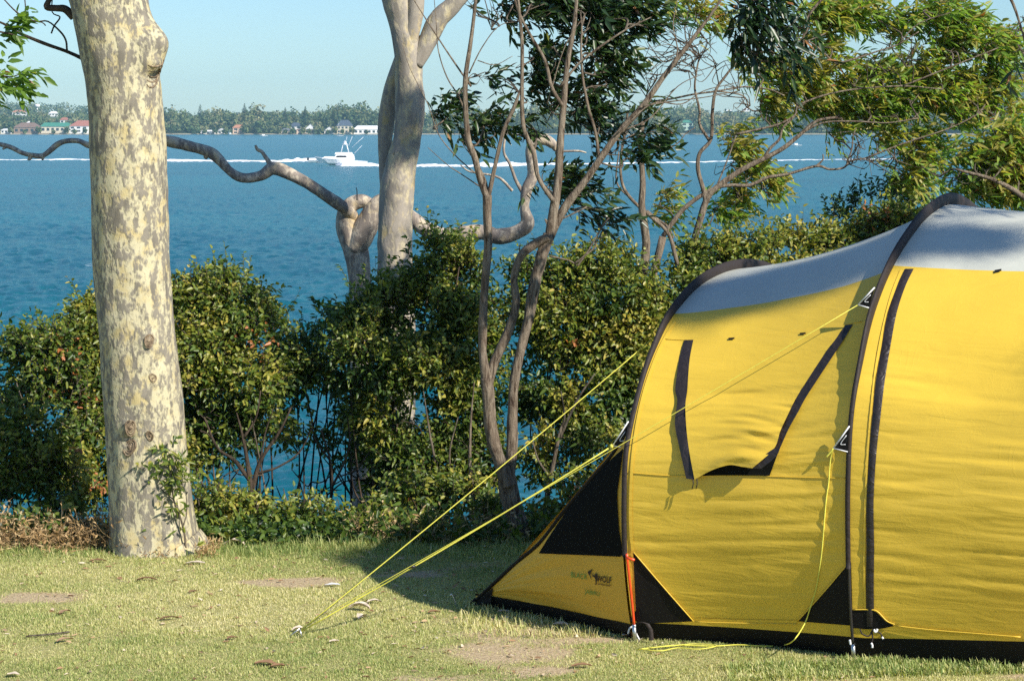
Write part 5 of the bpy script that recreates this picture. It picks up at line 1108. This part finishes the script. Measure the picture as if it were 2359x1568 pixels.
# far feet
for pr, u in ((PR1, 0.), (PR2, LU), (PR2, U3)):
    mb = MB(); e = P_s(pr, np.linspace(1-S_of(pr, .42), 1, 8)); mb.tube(TW_(np.full(8, u), e[:, 0]+.02, e[:, 1]), .0078, 8); mb.build('pole', M['blackmetal'], tent)
mb = MB(); e = P_s(PR2, np.linspace(0, S_of(PR2, .46), 8)); mb.tube(TW_(np.full(8, U3), e[:, 0]-.02, e[:, 1]), .0078, 8); mb.build('pole', M['blackmetal'], tent)
# peg strap at red pole, loose cords at second pole
def thick_strip(name, px, w, Y, mat, par, lab=None):
    P_ = [at(x, y, Y) for x, y in px]; V = []
    for p in P_: V += [p+np.array([-w/2, 0, 0]), p+np.array([w/2, 0, 0]), p+np.array([w/2, .004, 0]), p+np.array([-w/2, .004, 0])]
    n = len(P_); Fc = [(i*4+k, i*4+(k+1) % 4, i*4+4+(k+1) % 4, i*4+4+k) for i in range(n-1) for k in range(4)]
    return mesh(name, np.array(V), Fc, mat, par, label=lab)
thick_strip('peg_strap', [(1477, 1432), (1490, 1436), (1498, 1450), (1500, 1474)], .022, F1[1]-.08, M['sleeve'], tent, 'loose webbing strap beside the red pole foot')
def cords(px_list, Y, rad, mat, par, name='cord', lab=None):
    mb = MB()
    for pl in px_list: mb.tube(spline([at(x, y, Y) for x, y in pl], 5), rad, 6)
    return mb.build_each(name, mat, par)
c2 = lambda x, y: (1803+.25*x, 1176+.25*y)
cords([[c2(*p) for p in ((710, 1090), (730, 1130), (790, 1150), (830, 1090))], [c2(*p) for p in ((850, 1100), (900, 1130), (915, 1170))], [c2(*p) for p in ((820, 1100), (825, 1180), (815, 1220), (822, 1260))]], F2[1]-.10, .0035, M['sleeve'], tent, lab='loose black cords at the second pole')
cords([[c2(*p) for p in ((838, 1090), (845, 1110), (860, 1108), (868, 1085))], [c2(*p) for p in ((812, 1215), (822, 1235), (822, 1258))], [c2(*p) for p in ((615, 1185), (622, 1230))], [c2(*p) for p in ((912, 1160), (922, 1175))]], F2[1]-.11, .005, M['white'], tent, 'cord_hook')
cords([[(1446, 1458), (1450, 1446), (1456, 1442)], [(1462, 1452), (1468, 1464), (1472, 1472)]], F1[1]-.02, .004, M['white'], tent, 'cord_hook')
# tail vestibule
Cc = gz(1095, 1392, 0.012); dC = Cc-F1; cu, cv = float(dC@UA), float(dC@VA); 
sT = None
for q in np.linspace(.05, .5, 400):
    if project(TW_(0., *P_s(PR1, np.array(q))))[1] < 990: sT = q; break
ns_, nb_ = 60, 50; a = np.linspace(S_of(PR1, .075), sT, ns_); Hp = P_s(PR1, a); H3 = TW_(np.full(ns_, -.012), Hp[:, 0], Hp[:, 1]); V = []
zlow = .045
for i in range(ns_):
    f0 = i/(ns_-1); Ci = Cc+np.array([0, 0, zlow*(1-f0)+.012])
    for j in range(nb_):
        b_ = j/(nb_-1); p = H3[i]*(1-b_)+Ci*b_
        sag = -.10*f0**3*b_*(1-b_)*ZA*1.0; wv = (.010*noise(f0*9-b_*3.5, b_*1.3, 0, 5)+.005*noise(f0*22-b_*6, b_*2, 0, 7))*math.sin(math.pi*b_)*(1-f0**4)
        V.append(p+sag-VA*(wv+.0)+VA*.02*math.sin(math.pi*b_))
V = np.array(V); tail = mesh('vestibule', V, grid_faces(ns_, nb_), M['tail_yellow'], tent, label='sloping yellow front vestibule with brand print')
tb = BVHTree.FromPolygons([Vector(v) for v in V], [tuple(int(q) for q in f) for f in grid_faces(ns_, nb_)])
tpl = (Cc, np.cross(H3[0]-Cc, H3[-1]-Cc))
# top and far faces of the vestibule
hn = P_s(PR1, np.array(sT)); hf = P_s(PR1, np.array(1-sT)); f_ = np.linspace(0, 1, 60); H3b = TW_(np.full(60, -.012), hn[0]*(1-f_)+hf[0]*f_, hn[1]-.05*np.sin(np.pi*f_)); a = np.linspace(sT, 1-sT, 60); Hq = P_s(PR1, a)
mesh('front_panel', np.concatenate([TW_(np.full(60, -.006), Hq[:, 0], Hq[:, 1]), H3b]), grid_faces(2, 60), M['tail_yellow'], tent); Cf = TW_(cu, 2.44-cv, .02); V = []
for i in range(60):
    f0 = i/59; E_ = Cc*(1-f0)+Cf*f0+np.array([0, 0, .012])
    for j in range(30): b_ = j/29; V.append(H3b[i]*(1-b_)+E_*b_-.10*b_*(1-b_)*ZA)
mesh('vestibule', np.array(V), grid_faces(60, 30), M['tail_yellow'], tent)
a = np.linspace(1-sT, 1, 30); Hp = P_s(PR1, a); H3c = TW_(np.full(30, -.012), Hp[:, 0], Hp[:, 1]); V = np.concatenate([[H3c[i]*(1-b_)+Cf*b_ for b_ in np.linspace(0, 1, 20)] for i in range(30)])
mesh('vestibule', V, grid_faces(30, 20), M['tail_yellow'], tent)
# black bottom band of the tail and its ridge trim
c7 = lambda x, y: (1019.2+.4*x, 940.8+.4*y)
strip('mesh_window', [c7(*p) for p in ((1036, 232), (960, 300), (860, 400), (780, 490), (690, 620), (610, 740), (553, 832))], [c7(*p) for p in ((1038, 232), (1022, 360), (1006, 480), (1008, 580), (1016, 700), (1030, 790), (1040, 852))], M['mesh'], .006, 24, 5, tb, tpl, label='black mesh window of the vestibule')
strip('corner_patch', [c7(*p) for p in ((178, 1128), (230, 1075), (290, 1030))], [c7(*p) for p in ((195, 1132), (240, 1122), (278, 1118))], M['black'], .008, 5, 4, tb, tpl, spl=False, label='black tip of the vestibule')
strip('corner_patch', [c7(*p) for p in ((1080, 1222), (1090, 1180), (1132, 1145))], [c7(*p) for p in ((1085, 1225), (1110, 1222), (1140, 1222))], M['black'], .006, 4, 4, tb, tpl, spl=False)
mb = MB(); mb.tube(spline([Cc+np.array([0, 0, .02])]+[cast(*c7(*p), .004, tb, tpl) for p in ((290, 1010), (420, 890), (560, 770), (700, 590), (860, 400), (980, 260), (1062, 118))], 5), .009, 8); mb.build('ridge_trim', M['black'], tent)
n = 40; f = np.linspace(0, 1, n)[:, None]; top = H3[0]*(1-f)+(Cc+np.array([0, 0, zlow+.012]))*f+VA*(.02*np.sin(np.pi*f)); bot = top.copy(); bot[:, 2] = -.01; bot += VA*.04
top2 = top-VA*.004; mid = (top+bot)/2-VA*.012; mesh('skirt', np.concatenate([top2, mid, bot]), grid_faces(3, n), M['black'], tent, label='black ground flap of the vestibule')
# printed lettering
def lettering(body, x0, y0, x1, y1, h, mat, lab, bold=0.):
    cu_ = bpy.data.curves.new('lettering', 'FONT'); cu_.body = body; cu_.offset = bold; cu_.resolution_u = 3
    ob = bpy.data.objects.new('lettering_tmp', cu_); COL.objects.link(ob); bpy.context.view_layer.update()
    me = ob.evaluated_get(bpy.context.evaluated_depsgraph_get()).to_mesh(); V = np.array([v.co[:] for v in me.vertices]); Fc = [tuple(p.vertices) for p in me.polygons]
    bpy.data.objects.remove(ob); xm, xM = V[:, 0].min(), V[:, 0].max(); ym, yM = 0., V[:, 1].max()
    out = []
    for v in V:
        f = (v[0]-xm)/(xM-xm); g_ = (v[1]-ym)/(yM-ym); out.append(cast(x0+(x1-x0)*f, y0+(y1-y0)*f-h*g_, .0065, tb, tpl))
    mesh('lettering', np.array(out), Fc, mat, tail, smooth=False, label=lab)
e6 = lambda x, y: (1254.4+.1*x, 1254.4+.1*y)
lettering('BLACK', 1314.4, 1328.3, 1352.5, 1334.5, 12.5, M['green_print'], 'green word BLACK')
lettering('WOLF', 1374, 1338, 1407.5, 1342.5, 14.5, M['black_print'], 'black word WOLF', .02)
lettering('untamed', 1377, 1345.6, 1405, 1350, 5, M['black_print'], 'small black word untamed', .01)
lettering('JABIRU', 1346, 1366, 1380.5, 1372, 9.5, M['green_print'], 'green word JABIRU')
def flatpoly(pts, lab):
    V = np.array([cast(*e6(*p), .0065, tb, tpl) for p in pts]); mesh('emblem', V, [tuple(range(len(V)))], M['black_print'], tail, smooth=False, label=lab)
flatpoly([(1092, 545), (1082, 590), (1058, 630), (1046, 668), (1052, 705), (1078, 790), (1056, 765), (1030, 700), (1005, 660), (983, 630), (1008, 598), (1050, 580)], 'black howling wolf mark, left stroke')
flatpoly([(1088, 645), (1118, 690), (1142, 708), (1168, 652), (1182, 640), (1203, 668), (1208, 790), (1196, 850), (1188, 912), (1164, 916), (1158, 893), (1176, 880), (1168, 840), (1160, 780), (1142, 738), (1112, 732), (1098, 705)], 'black howling wolf mark, right stroke')
# rear end of the tent (outside the frame)
a = np.linspace(0, 1, 50); Hp = P_s(PR2, a); He = TW_(np.full(50, U3), Hp[:, 0], Hp[:, 1]); V = []
for j in range(16):
    b_ = j/15; V.append(He*(1-b_)+TW_(np.full(50, U3+.9), .5+(Hp[:, 0])*.6, Hp[:, 1]*.08)*b_)
mesh('rear_panel', np.concatenate(V), grid_faces(16, 50), M['yellow'], tent)
# guy tabs
WPn = VA
def tab(pts, pl, lab):
    V = [onplane(x, y, pl, WPn) for x, y in pts]; V2 = [v+VA*.004 for v in V]
    o = mesh('guy_tab', np.array(V+V2), [(0, 1, 2), (5, 4, 3), (0, 3, 4, 1), (1, 4, 5, 2), (2, 5, 3, 0)], M['black'], tent, smooth=False, label=lab)
    mb = MB(); mb.tube([V[0], V[1]], .0032, 6); mb.tube([V[0], V[2]], .0026, 6); c = (V[0]+V[1]*1.4+V[2]*1.4)/3.8; mb.tube(spline([c+(V[1]-c)*.4, c+(V[0]-c)*.35, c+(V[2]-c)*.3], 4), .0018, 5); mb.build('webbing', M['white'], o)
    return V[0]
q1 = F1-VA*.07; T1 = tab([(1411, 1026), (1447, 970), (1442, 1031)], q1, 'black guy tab on the low hoop')
q2 = F2+VA*.14; T2 = tab([(1976, 702), (2014, 662), (2001, 709)], q2, 'upper guy tab on the second hoop')
q3 = F2-VA*.13; T3 = tab([(1919, 1032), (1956, 981), (1952, 1040)], q3, 'lower guy tab on the second hoop')
T0 = onplane(1512, 772, F1-UA*.03, UA)
# guy ropes and pegs
PG = gz(690, 1452, .03)
def rope(lines, lab, rad=.0033):
    mb = MB()
    for l in lines: mb.tube(np.array(l), rad, 7)
    return mb, lab
def straight(a, b, sag=.02, n=12): f = np.linspace(0, 1, n)[:, None]; P_ = a*(1-f)+b*f; P_[:, 2] -= (4*f*(1-f))[:, 0]*sag; return P_
mb = MB(); mb.tube(straight(T0, PG, .012), .0026, 7); tag(mb.build('guy_rope', M['rope'], base=PG), 'upper yellow guy rope from high on the low hoop to the lawn peg', 'guy rope', 'yellow guy ropes of the tent')
mb = MB(); mb.tube(straight(T1, PG+np.array([.01, 0, 0]), .012), .0034, 7); k_ = straight(T1, PG, .012); o = mb.build('guy_rope', M['rope'], base=PG); tag(o, 'thick lower yellow guy rope from the low hoop tab to the lawn peg', 'guy rope', 'yellow guy ropes of the tent')
mb = MB(); sl = k_[7]; mb.box(sl, (.03, .012, .012)); s_ = mb.build('rope_runner', M['blackmetal'], o); mb = MB(); kn = T1; mb.tube([kn, kn-np.array([.01, 0, .006])], .010, 8); mb.build('knot', M['rope'], o)
mb = MB(); mb.tube(straight(T2, PG+np.array([-.01, .01, 0]), .010), .0017, 7); tag(mb.build('guy_rope', M['rope'], base=PG), 'thin yellow guy rope crossing the window from the upper hoop tab', 'guy rope', 'yellow guy ropes of the tent')
D1 = [T3]+[cast(x, y, l_) for x, y, l_ in ((1912, 1060, .008), (1908, 1110, .003), (1903, 1145, .002), (1900, 1176, .002), (1897, 1213, .002), (1894, 1250, .002), (1890, 1288, .003), (1880, 1351, .004), (1865, 1401, .010), (1853, 1435, .025))]+[onplane(1828, 1473, F2-VA*.17, WPn)]+[gp(x, y)+np.array([0, 0, .012]) for x, y in ((1803, 1491), (1760, 1493), (1700, 1490), (1640, 1493), (1560, 1491), (1500, 1497), (1468, 1501))]
D2 = [gp(x, y)+np.array([0, 0, .016]) for x, y in ((1468, 1501), (1520, 1506), (1560, 1499), (1610, 1502), (1650, 1494), (1600, 1490), (1540, 1495), (1495, 1499))]
mb = MB(); mb.tube(spline(D1, 5), .0028, 7); mb.tube(spline(D2, 5), .0022, 6); mb.tube(spline([T3, onplane(1909, 1045, q3, WPn), onplane(1903, 1052, q3, WPn)], 4), .004, 6)
tag(mb.build('guy_rope', M['rope'], base=D1[-1]), 'slack yellow rope drooping from the lower tab and lying on the grass', 'guy rope', 'yellow guy ropes of the tent')
mb = MB(); mb.tube([PG+np.array([.0, 0, .012]), PG+np.array([-.05, 0, -.03])], .004, 6); mb.tube([PG+np.array([0, 0, .012]), PG+np.array([.012, -.01, -.03])], .004, 6)
tag(mb.build('tent_peg', M['metal'], base=PG), 'bent metal peg holding the ropes on the open lawn', 'tent peg')
mb = MB(); P_ = [gz(*c7(x, y), z) for x, y, z in ((85, 1172, 0.0), (75, 1120, .04), (60, 1080, .06), (48, 1066, .07), (45, 1075, .06))]; mb.tube(spline([at(*c7(x, y), Cc[1]+.02) for x, y in ((85, 1172), (78, 1130), (62, 1085), (50, 1066), (44, 1078))], 4), .0035, 6)
tag(mb.build('tent_peg', M['metal'], base=P_[0]), 'hooked wire peg at the tip of the vestibule', 'tent peg')
mb = MB(); mb.tube(spline([Cc+np.array([0, 0, .03]), at(*c7(150, 1130), Cc[1]-.02), at(*c7(85, 1168), Cc[1]-.03)], 4), .006, 6); mb.build('tail_strap', M['black'], tent)
# ------------------------------------------------------------------ things lying on the lawn
def curl(name, px, py, ln, wd, rz, tone, lab, cat, mat='litter', arch=.3, seed=0, lift=.004, group=None):
    r = np.random.default_rng(seed); P0 = gp(px, py)+np.array([0, 0, lift+.008]); n, m2 = 9, 5; V = []
    for i in range(n):
        a = i/(n-1)
        for j in range(m2):
            b_ = j/(m2-1)-.5; w_ = wd*math.sin(math.pi*(.08+.84*a))**.7
            x, y = (a-.5)*ln, b_*w_+.15*ln*math.sin(a*3); z = arch*ln*.35*math.sin(math.pi*a)+arch*abs(b_)*wd*1.2+r.normal(0, .0012)
            V.append(P0+np.array([x*math.cos(rz)-y*math.sin(rz), x*math.sin(rz)+y*math.cos(rz), z]))
    V = np.array(V); k = len(V); G_ = grid_faces(n, m2)
    o = mesh(name, np.concatenate([V, V+np.array([0, 0, .0012])]), np.concatenate([G_, G_[:, ::-1]+k]), M[mat], base=P0, tint=[tone]*(2*len(G_)))
    tag(o, lab, cat, group)
curl('paper_scrap', 765, 1352, .075, .035, .1, 1, 'small white paper scrap on the grass near the shade', 'paper', 'paper', .1)
curl('bark_piece', 828, 1408, .10, .045, -.2, .95, 'largest pale curled bark piece, right of the ropes peg', 'bark piece', 'bark_curl', .5, 2)
curl('bark_piece', 862, 1392, .07, .03, .3, .95, 'pale bark strip just above the largest curled piece', 'bark piece', 'bark_curl', .3, 3)
curl('bark_piece', 835, 1428, .06, .04, 1., .95, 'small pale bark flake just below the largest curled piece', 'bark piece', 'bark_curl', .4, 4)
curl('bark_piece', 508, 1250, .13, .05, -.15, .95, 'white curled bark lying right of the spotted trunk', 'bark piece', 'bark_curl', .6, 5)
curl('bark_piece', 540, 1260, .12, .04, -.3, .9, 'second pale bark curl against the dark bush bottom', 'bark piece', 'bark_curl', .5, 6)
curl('bark_piece', 450, 1302, .10, .035, 0., .9, 'flat pale bark strip below the spotted trunk', 'bark piece', 'bark_curl', .15, 7)
curl('bark_piece', 688, 1458, .06, .04, .2, .95, 'pale chips round the foot of the lawn peg', 'bark piece', 'bark_curl', .4, 8)
LV = [(225, 1297, .09, .03, .1, .15, 'brown leaf lying on grass left of the spotted trunk base'), (338, 1340, .10, .03, 0, .1, 'dark brown leaf in the middle of the left lawn'), (390, 1430, .09, .025, .4, .1, 'dark twisted leaf on the bare soil patch'), (610, 1535, .09, .05, -.1, .35, 'broad tan leaf near the bottom edge below the peg'), (640, 1540, .06, .035, .3, .3, 'small tan leaf touching the broad tan leaf'),
      (535, 1475, .05, .03, .6, .2, 'small dark curled leaf on the lawn left of the peg'), (770, 1483, .045, .03, .2, .95, 'little white flake on grass right of the peg'), (445, 1368, .05, .03, .8, .2, 'brown leaf below the seedling on the left lawn'), (1000, 1415, .06, .03, .3, .3, 'brown leaf in front of the tent tail tip'), (1290, 1445, .07, .05, -.2, .98, 'pale rounded leaf at the shadow edge of the vestibule'),
      (1160, 1415, .06, .04, .2, .85, 'pinkish leaf under the vestibule tip'), (1450, 1470, .07, .05, 0, .95, 'cream leaf pressed against the red pole foot'), (150, 1415, .07, .03, 1., .5, 'tan leaf on the sunny left lawn'), (150, 1480, .08, .03, .7, .6, 'pale leaf beside the bare soil on the left'), (30, 1560, .05, .04, 0, .95, 'white flake in the bottom left corner'), (1340, 1540, .09, .03, .1, .3, 'brown leaf at the bottom centre of the lawn')]
for i, l in enumerate(LV): curl('fallen_leaf', l[0], l[1], l[2], l[3], l[4], l[5], l[6], 'fallen leaf', 'litter', 'litter' and .18, 20+i, group='fallen leaves on the lawn')
mb = MB(); tw_ = [gp(x, y)+np.array([0, 0, .012]) for x, y in ((60, 1470), (110, 1466), (160, 1460))]; mb.tube(spline(tw_, 4), .004, 6); tag(mb.build('fallen_twig', M['twig'], base=tw_[0]), 'grey twig lying on the bare soil at the left', 'twig')
n = 1700; r = np.random.default_rng(8); x = r.uniform(-3.5, 3.5, n); y = r.uniform(8.2, 11.9, n); P = np.stack([x, y, ground_z(x, y)+.008], 1); D = unit(np.stack([r.normal(0, 1, n), r.normal(0, 1, n), r.normal(0, .12, n)], 1)); Nn = unit(r.normal(0, .35, (n, 3))+np.array([0, 0, 1.]))
V, Fc = leaf_mesh(P, D, Nn, r.uniform(.012, .045, n), r.uniform(.005, .018, n), .3, 0); tn = r.uniform(0, 1, n)**.8
tag(mesh('leaf_litter', V, Fc, M['litter'], smooth=False, tint=np.concatenate([tn, tn]), base=(0, 10, 0)), 'scattered bark flakes and dead leaves strewn over the lawn', 'leaf litter', kind='stuff')
# ------------------------------------------------------------------ shade tree behind the camera's right shoulder
SUN_EL, SUN_AZ = 36., 49.
sd = np.array([math.cos(R(SUN_EL))*math.sin(R(SUN_AZ)), -math.cos(R(SUN_EL))*math.cos(R(SUN_AZ)), math.sin(R(SUN_EL))])
def shade_pt(px, py, d): return cast(px, py, 0)+sd*d
b0 = np.array([12.2, 4.2, 0.])
t = thing('shade_gum', 'gum beside the camera whose crown throws soft shade on the tent roof', 'gum tree', b0)
mb = MB(); r = np.random.default_rng(9); mb.tube(spline([b0-ZA*.1, b0+np.array([.1, 0, 3]), b0+np.array([-.1, .2, 6]), b0+np.array([-.2, .3, 9.5])], 6), np.linspace(.28, .08, 19), 14)
SHD = [(1640, 690, 12.5, .16, .10, 1.2), (1750, 660, 12.5, .18, .10, 1.3), (1870, 625, 12.5, .18, .10, 1.3), (1960, 600, 12.7, .14, .1, 1.), (2240, 550, 13.5, .11, .04, .6), (2640, 820, 12., .08, .2, .8)]
out = []
for (px, py, d, rx, rz, dn) in SHD:
    c = shade_pt(px, py, d); mb.tube(spline([b0+np.array([-.2, .2, 8.5]), (b0+np.array([-.3, .3, 9.2])+c)/2+sd*.8, c], 5), np.linspace(.03, .006, 11), 6)
    nn = int(260*dn); P, q = blob_pts(nn, c, np.array([rx, rx, rz])*1.2, r, .0); a = twigs_leaves(P, unit(r.normal(0, 1, (nn, 3))), r.uniform(.1, .2, nn), 6, .09, .018, r, hang=.3); out.append(a[:5])
mb.build('trunk', M['bark'], t); P, D, Nn, L, W = [np.concatenate([x_[i] for x_ in out]) for i in range(5)]; V, Fc = leaf_mesh(P, D, Nn, L, W)
mesh('foliage', V, Fc, M['gum_leaf'], t, smooth=False, tint=np.full(len(Fc), .5))
# ------------------------------------------------------------------ haze, sky, sun, camera
mh = bpy.data.materials.new('haze_air'); mh.use_nodes = True; nt = mh.node_tree; nt.nodes.clear(); out = N(nt, 'ShaderNodeOutputMaterial'); pv = N(nt, 'ShaderNodeVolumePrincipled')
pv.inputs['Color'].default_value = (.45, .82, 1., 1); pv.inputs['Density'].default_value = .00009; pv.inputs['Anisotropy'].default_value = .0
nt.links.new(pv.outputs[0], out.inputs['Volume'])
mb = MB(); mb.box((0, 2800, 60), (7400, 6200, 142)); mh_o = mb.build('haze', mh, smooth=False); tag(mh_o, 'thin blue air haze over the lake', 'haze', kind='stuff')
w = bpy.data.worlds.new('World'); SC.world = w; w.use_nodes = True; nt = w.node_tree; bg = nt.nodes['Background']
sk = N(nt, 'ShaderNodeTexSky', sky_type='NISHITA', sun_disc=False, sun_elevation=R(SUN_EL), sun_rotation=R(180-SUN_AZ), altitude=0., air_density=1., dust_density=.2, ozone_density=1.6)
gm = mix(nt, 1., sk.outputs[0], (.74, .98, 1.26), 'MULTIPLY')
nt.links.new(gm, bg.inputs['Color']); bg.inputs['Strength'].default_value = .080
sl = bpy.data.lights.new('sun', 'SUN'); sl.energy = 5.0; sl.angle = R(.5); sl.color = (1., .93, .82); so = bpy.data.objects.new('sun', sl); COL.objects.link(so)
so.rotation_euler = Vector(-sd).to_track_quat('-Z', 'Y').to_euler()
cam = bpy.data.cameras.new('camera'); cam.lens = 36*FPX/2358; cam.sensor_width = 36; cam.clip_end = 20000; cam.clip_start = .1
co = bpy.data.objects.new('camera', cam); COL.objects.link(co); co.location = CO; co.rotation_euler = (math.pi/2-PIT, 0, 0); SC.camera = co
cam.dof.use_dof = False
SC.view_settings.view_transform = 'Standard'; SC.view_settings.look = 'None'; SC.view_settings.exposure = .5; SC.view_settings.gamma = 1
SC.cycles.use_denoising = False; SC.cycles.max_bounces = 6; SC.cycles.diffuse_bounces = 3; SC.cycles.transmission_bounces = 4; SC.cycles.volume_bounces = 0; SC.cycles.sample_clamp_indirect = 6
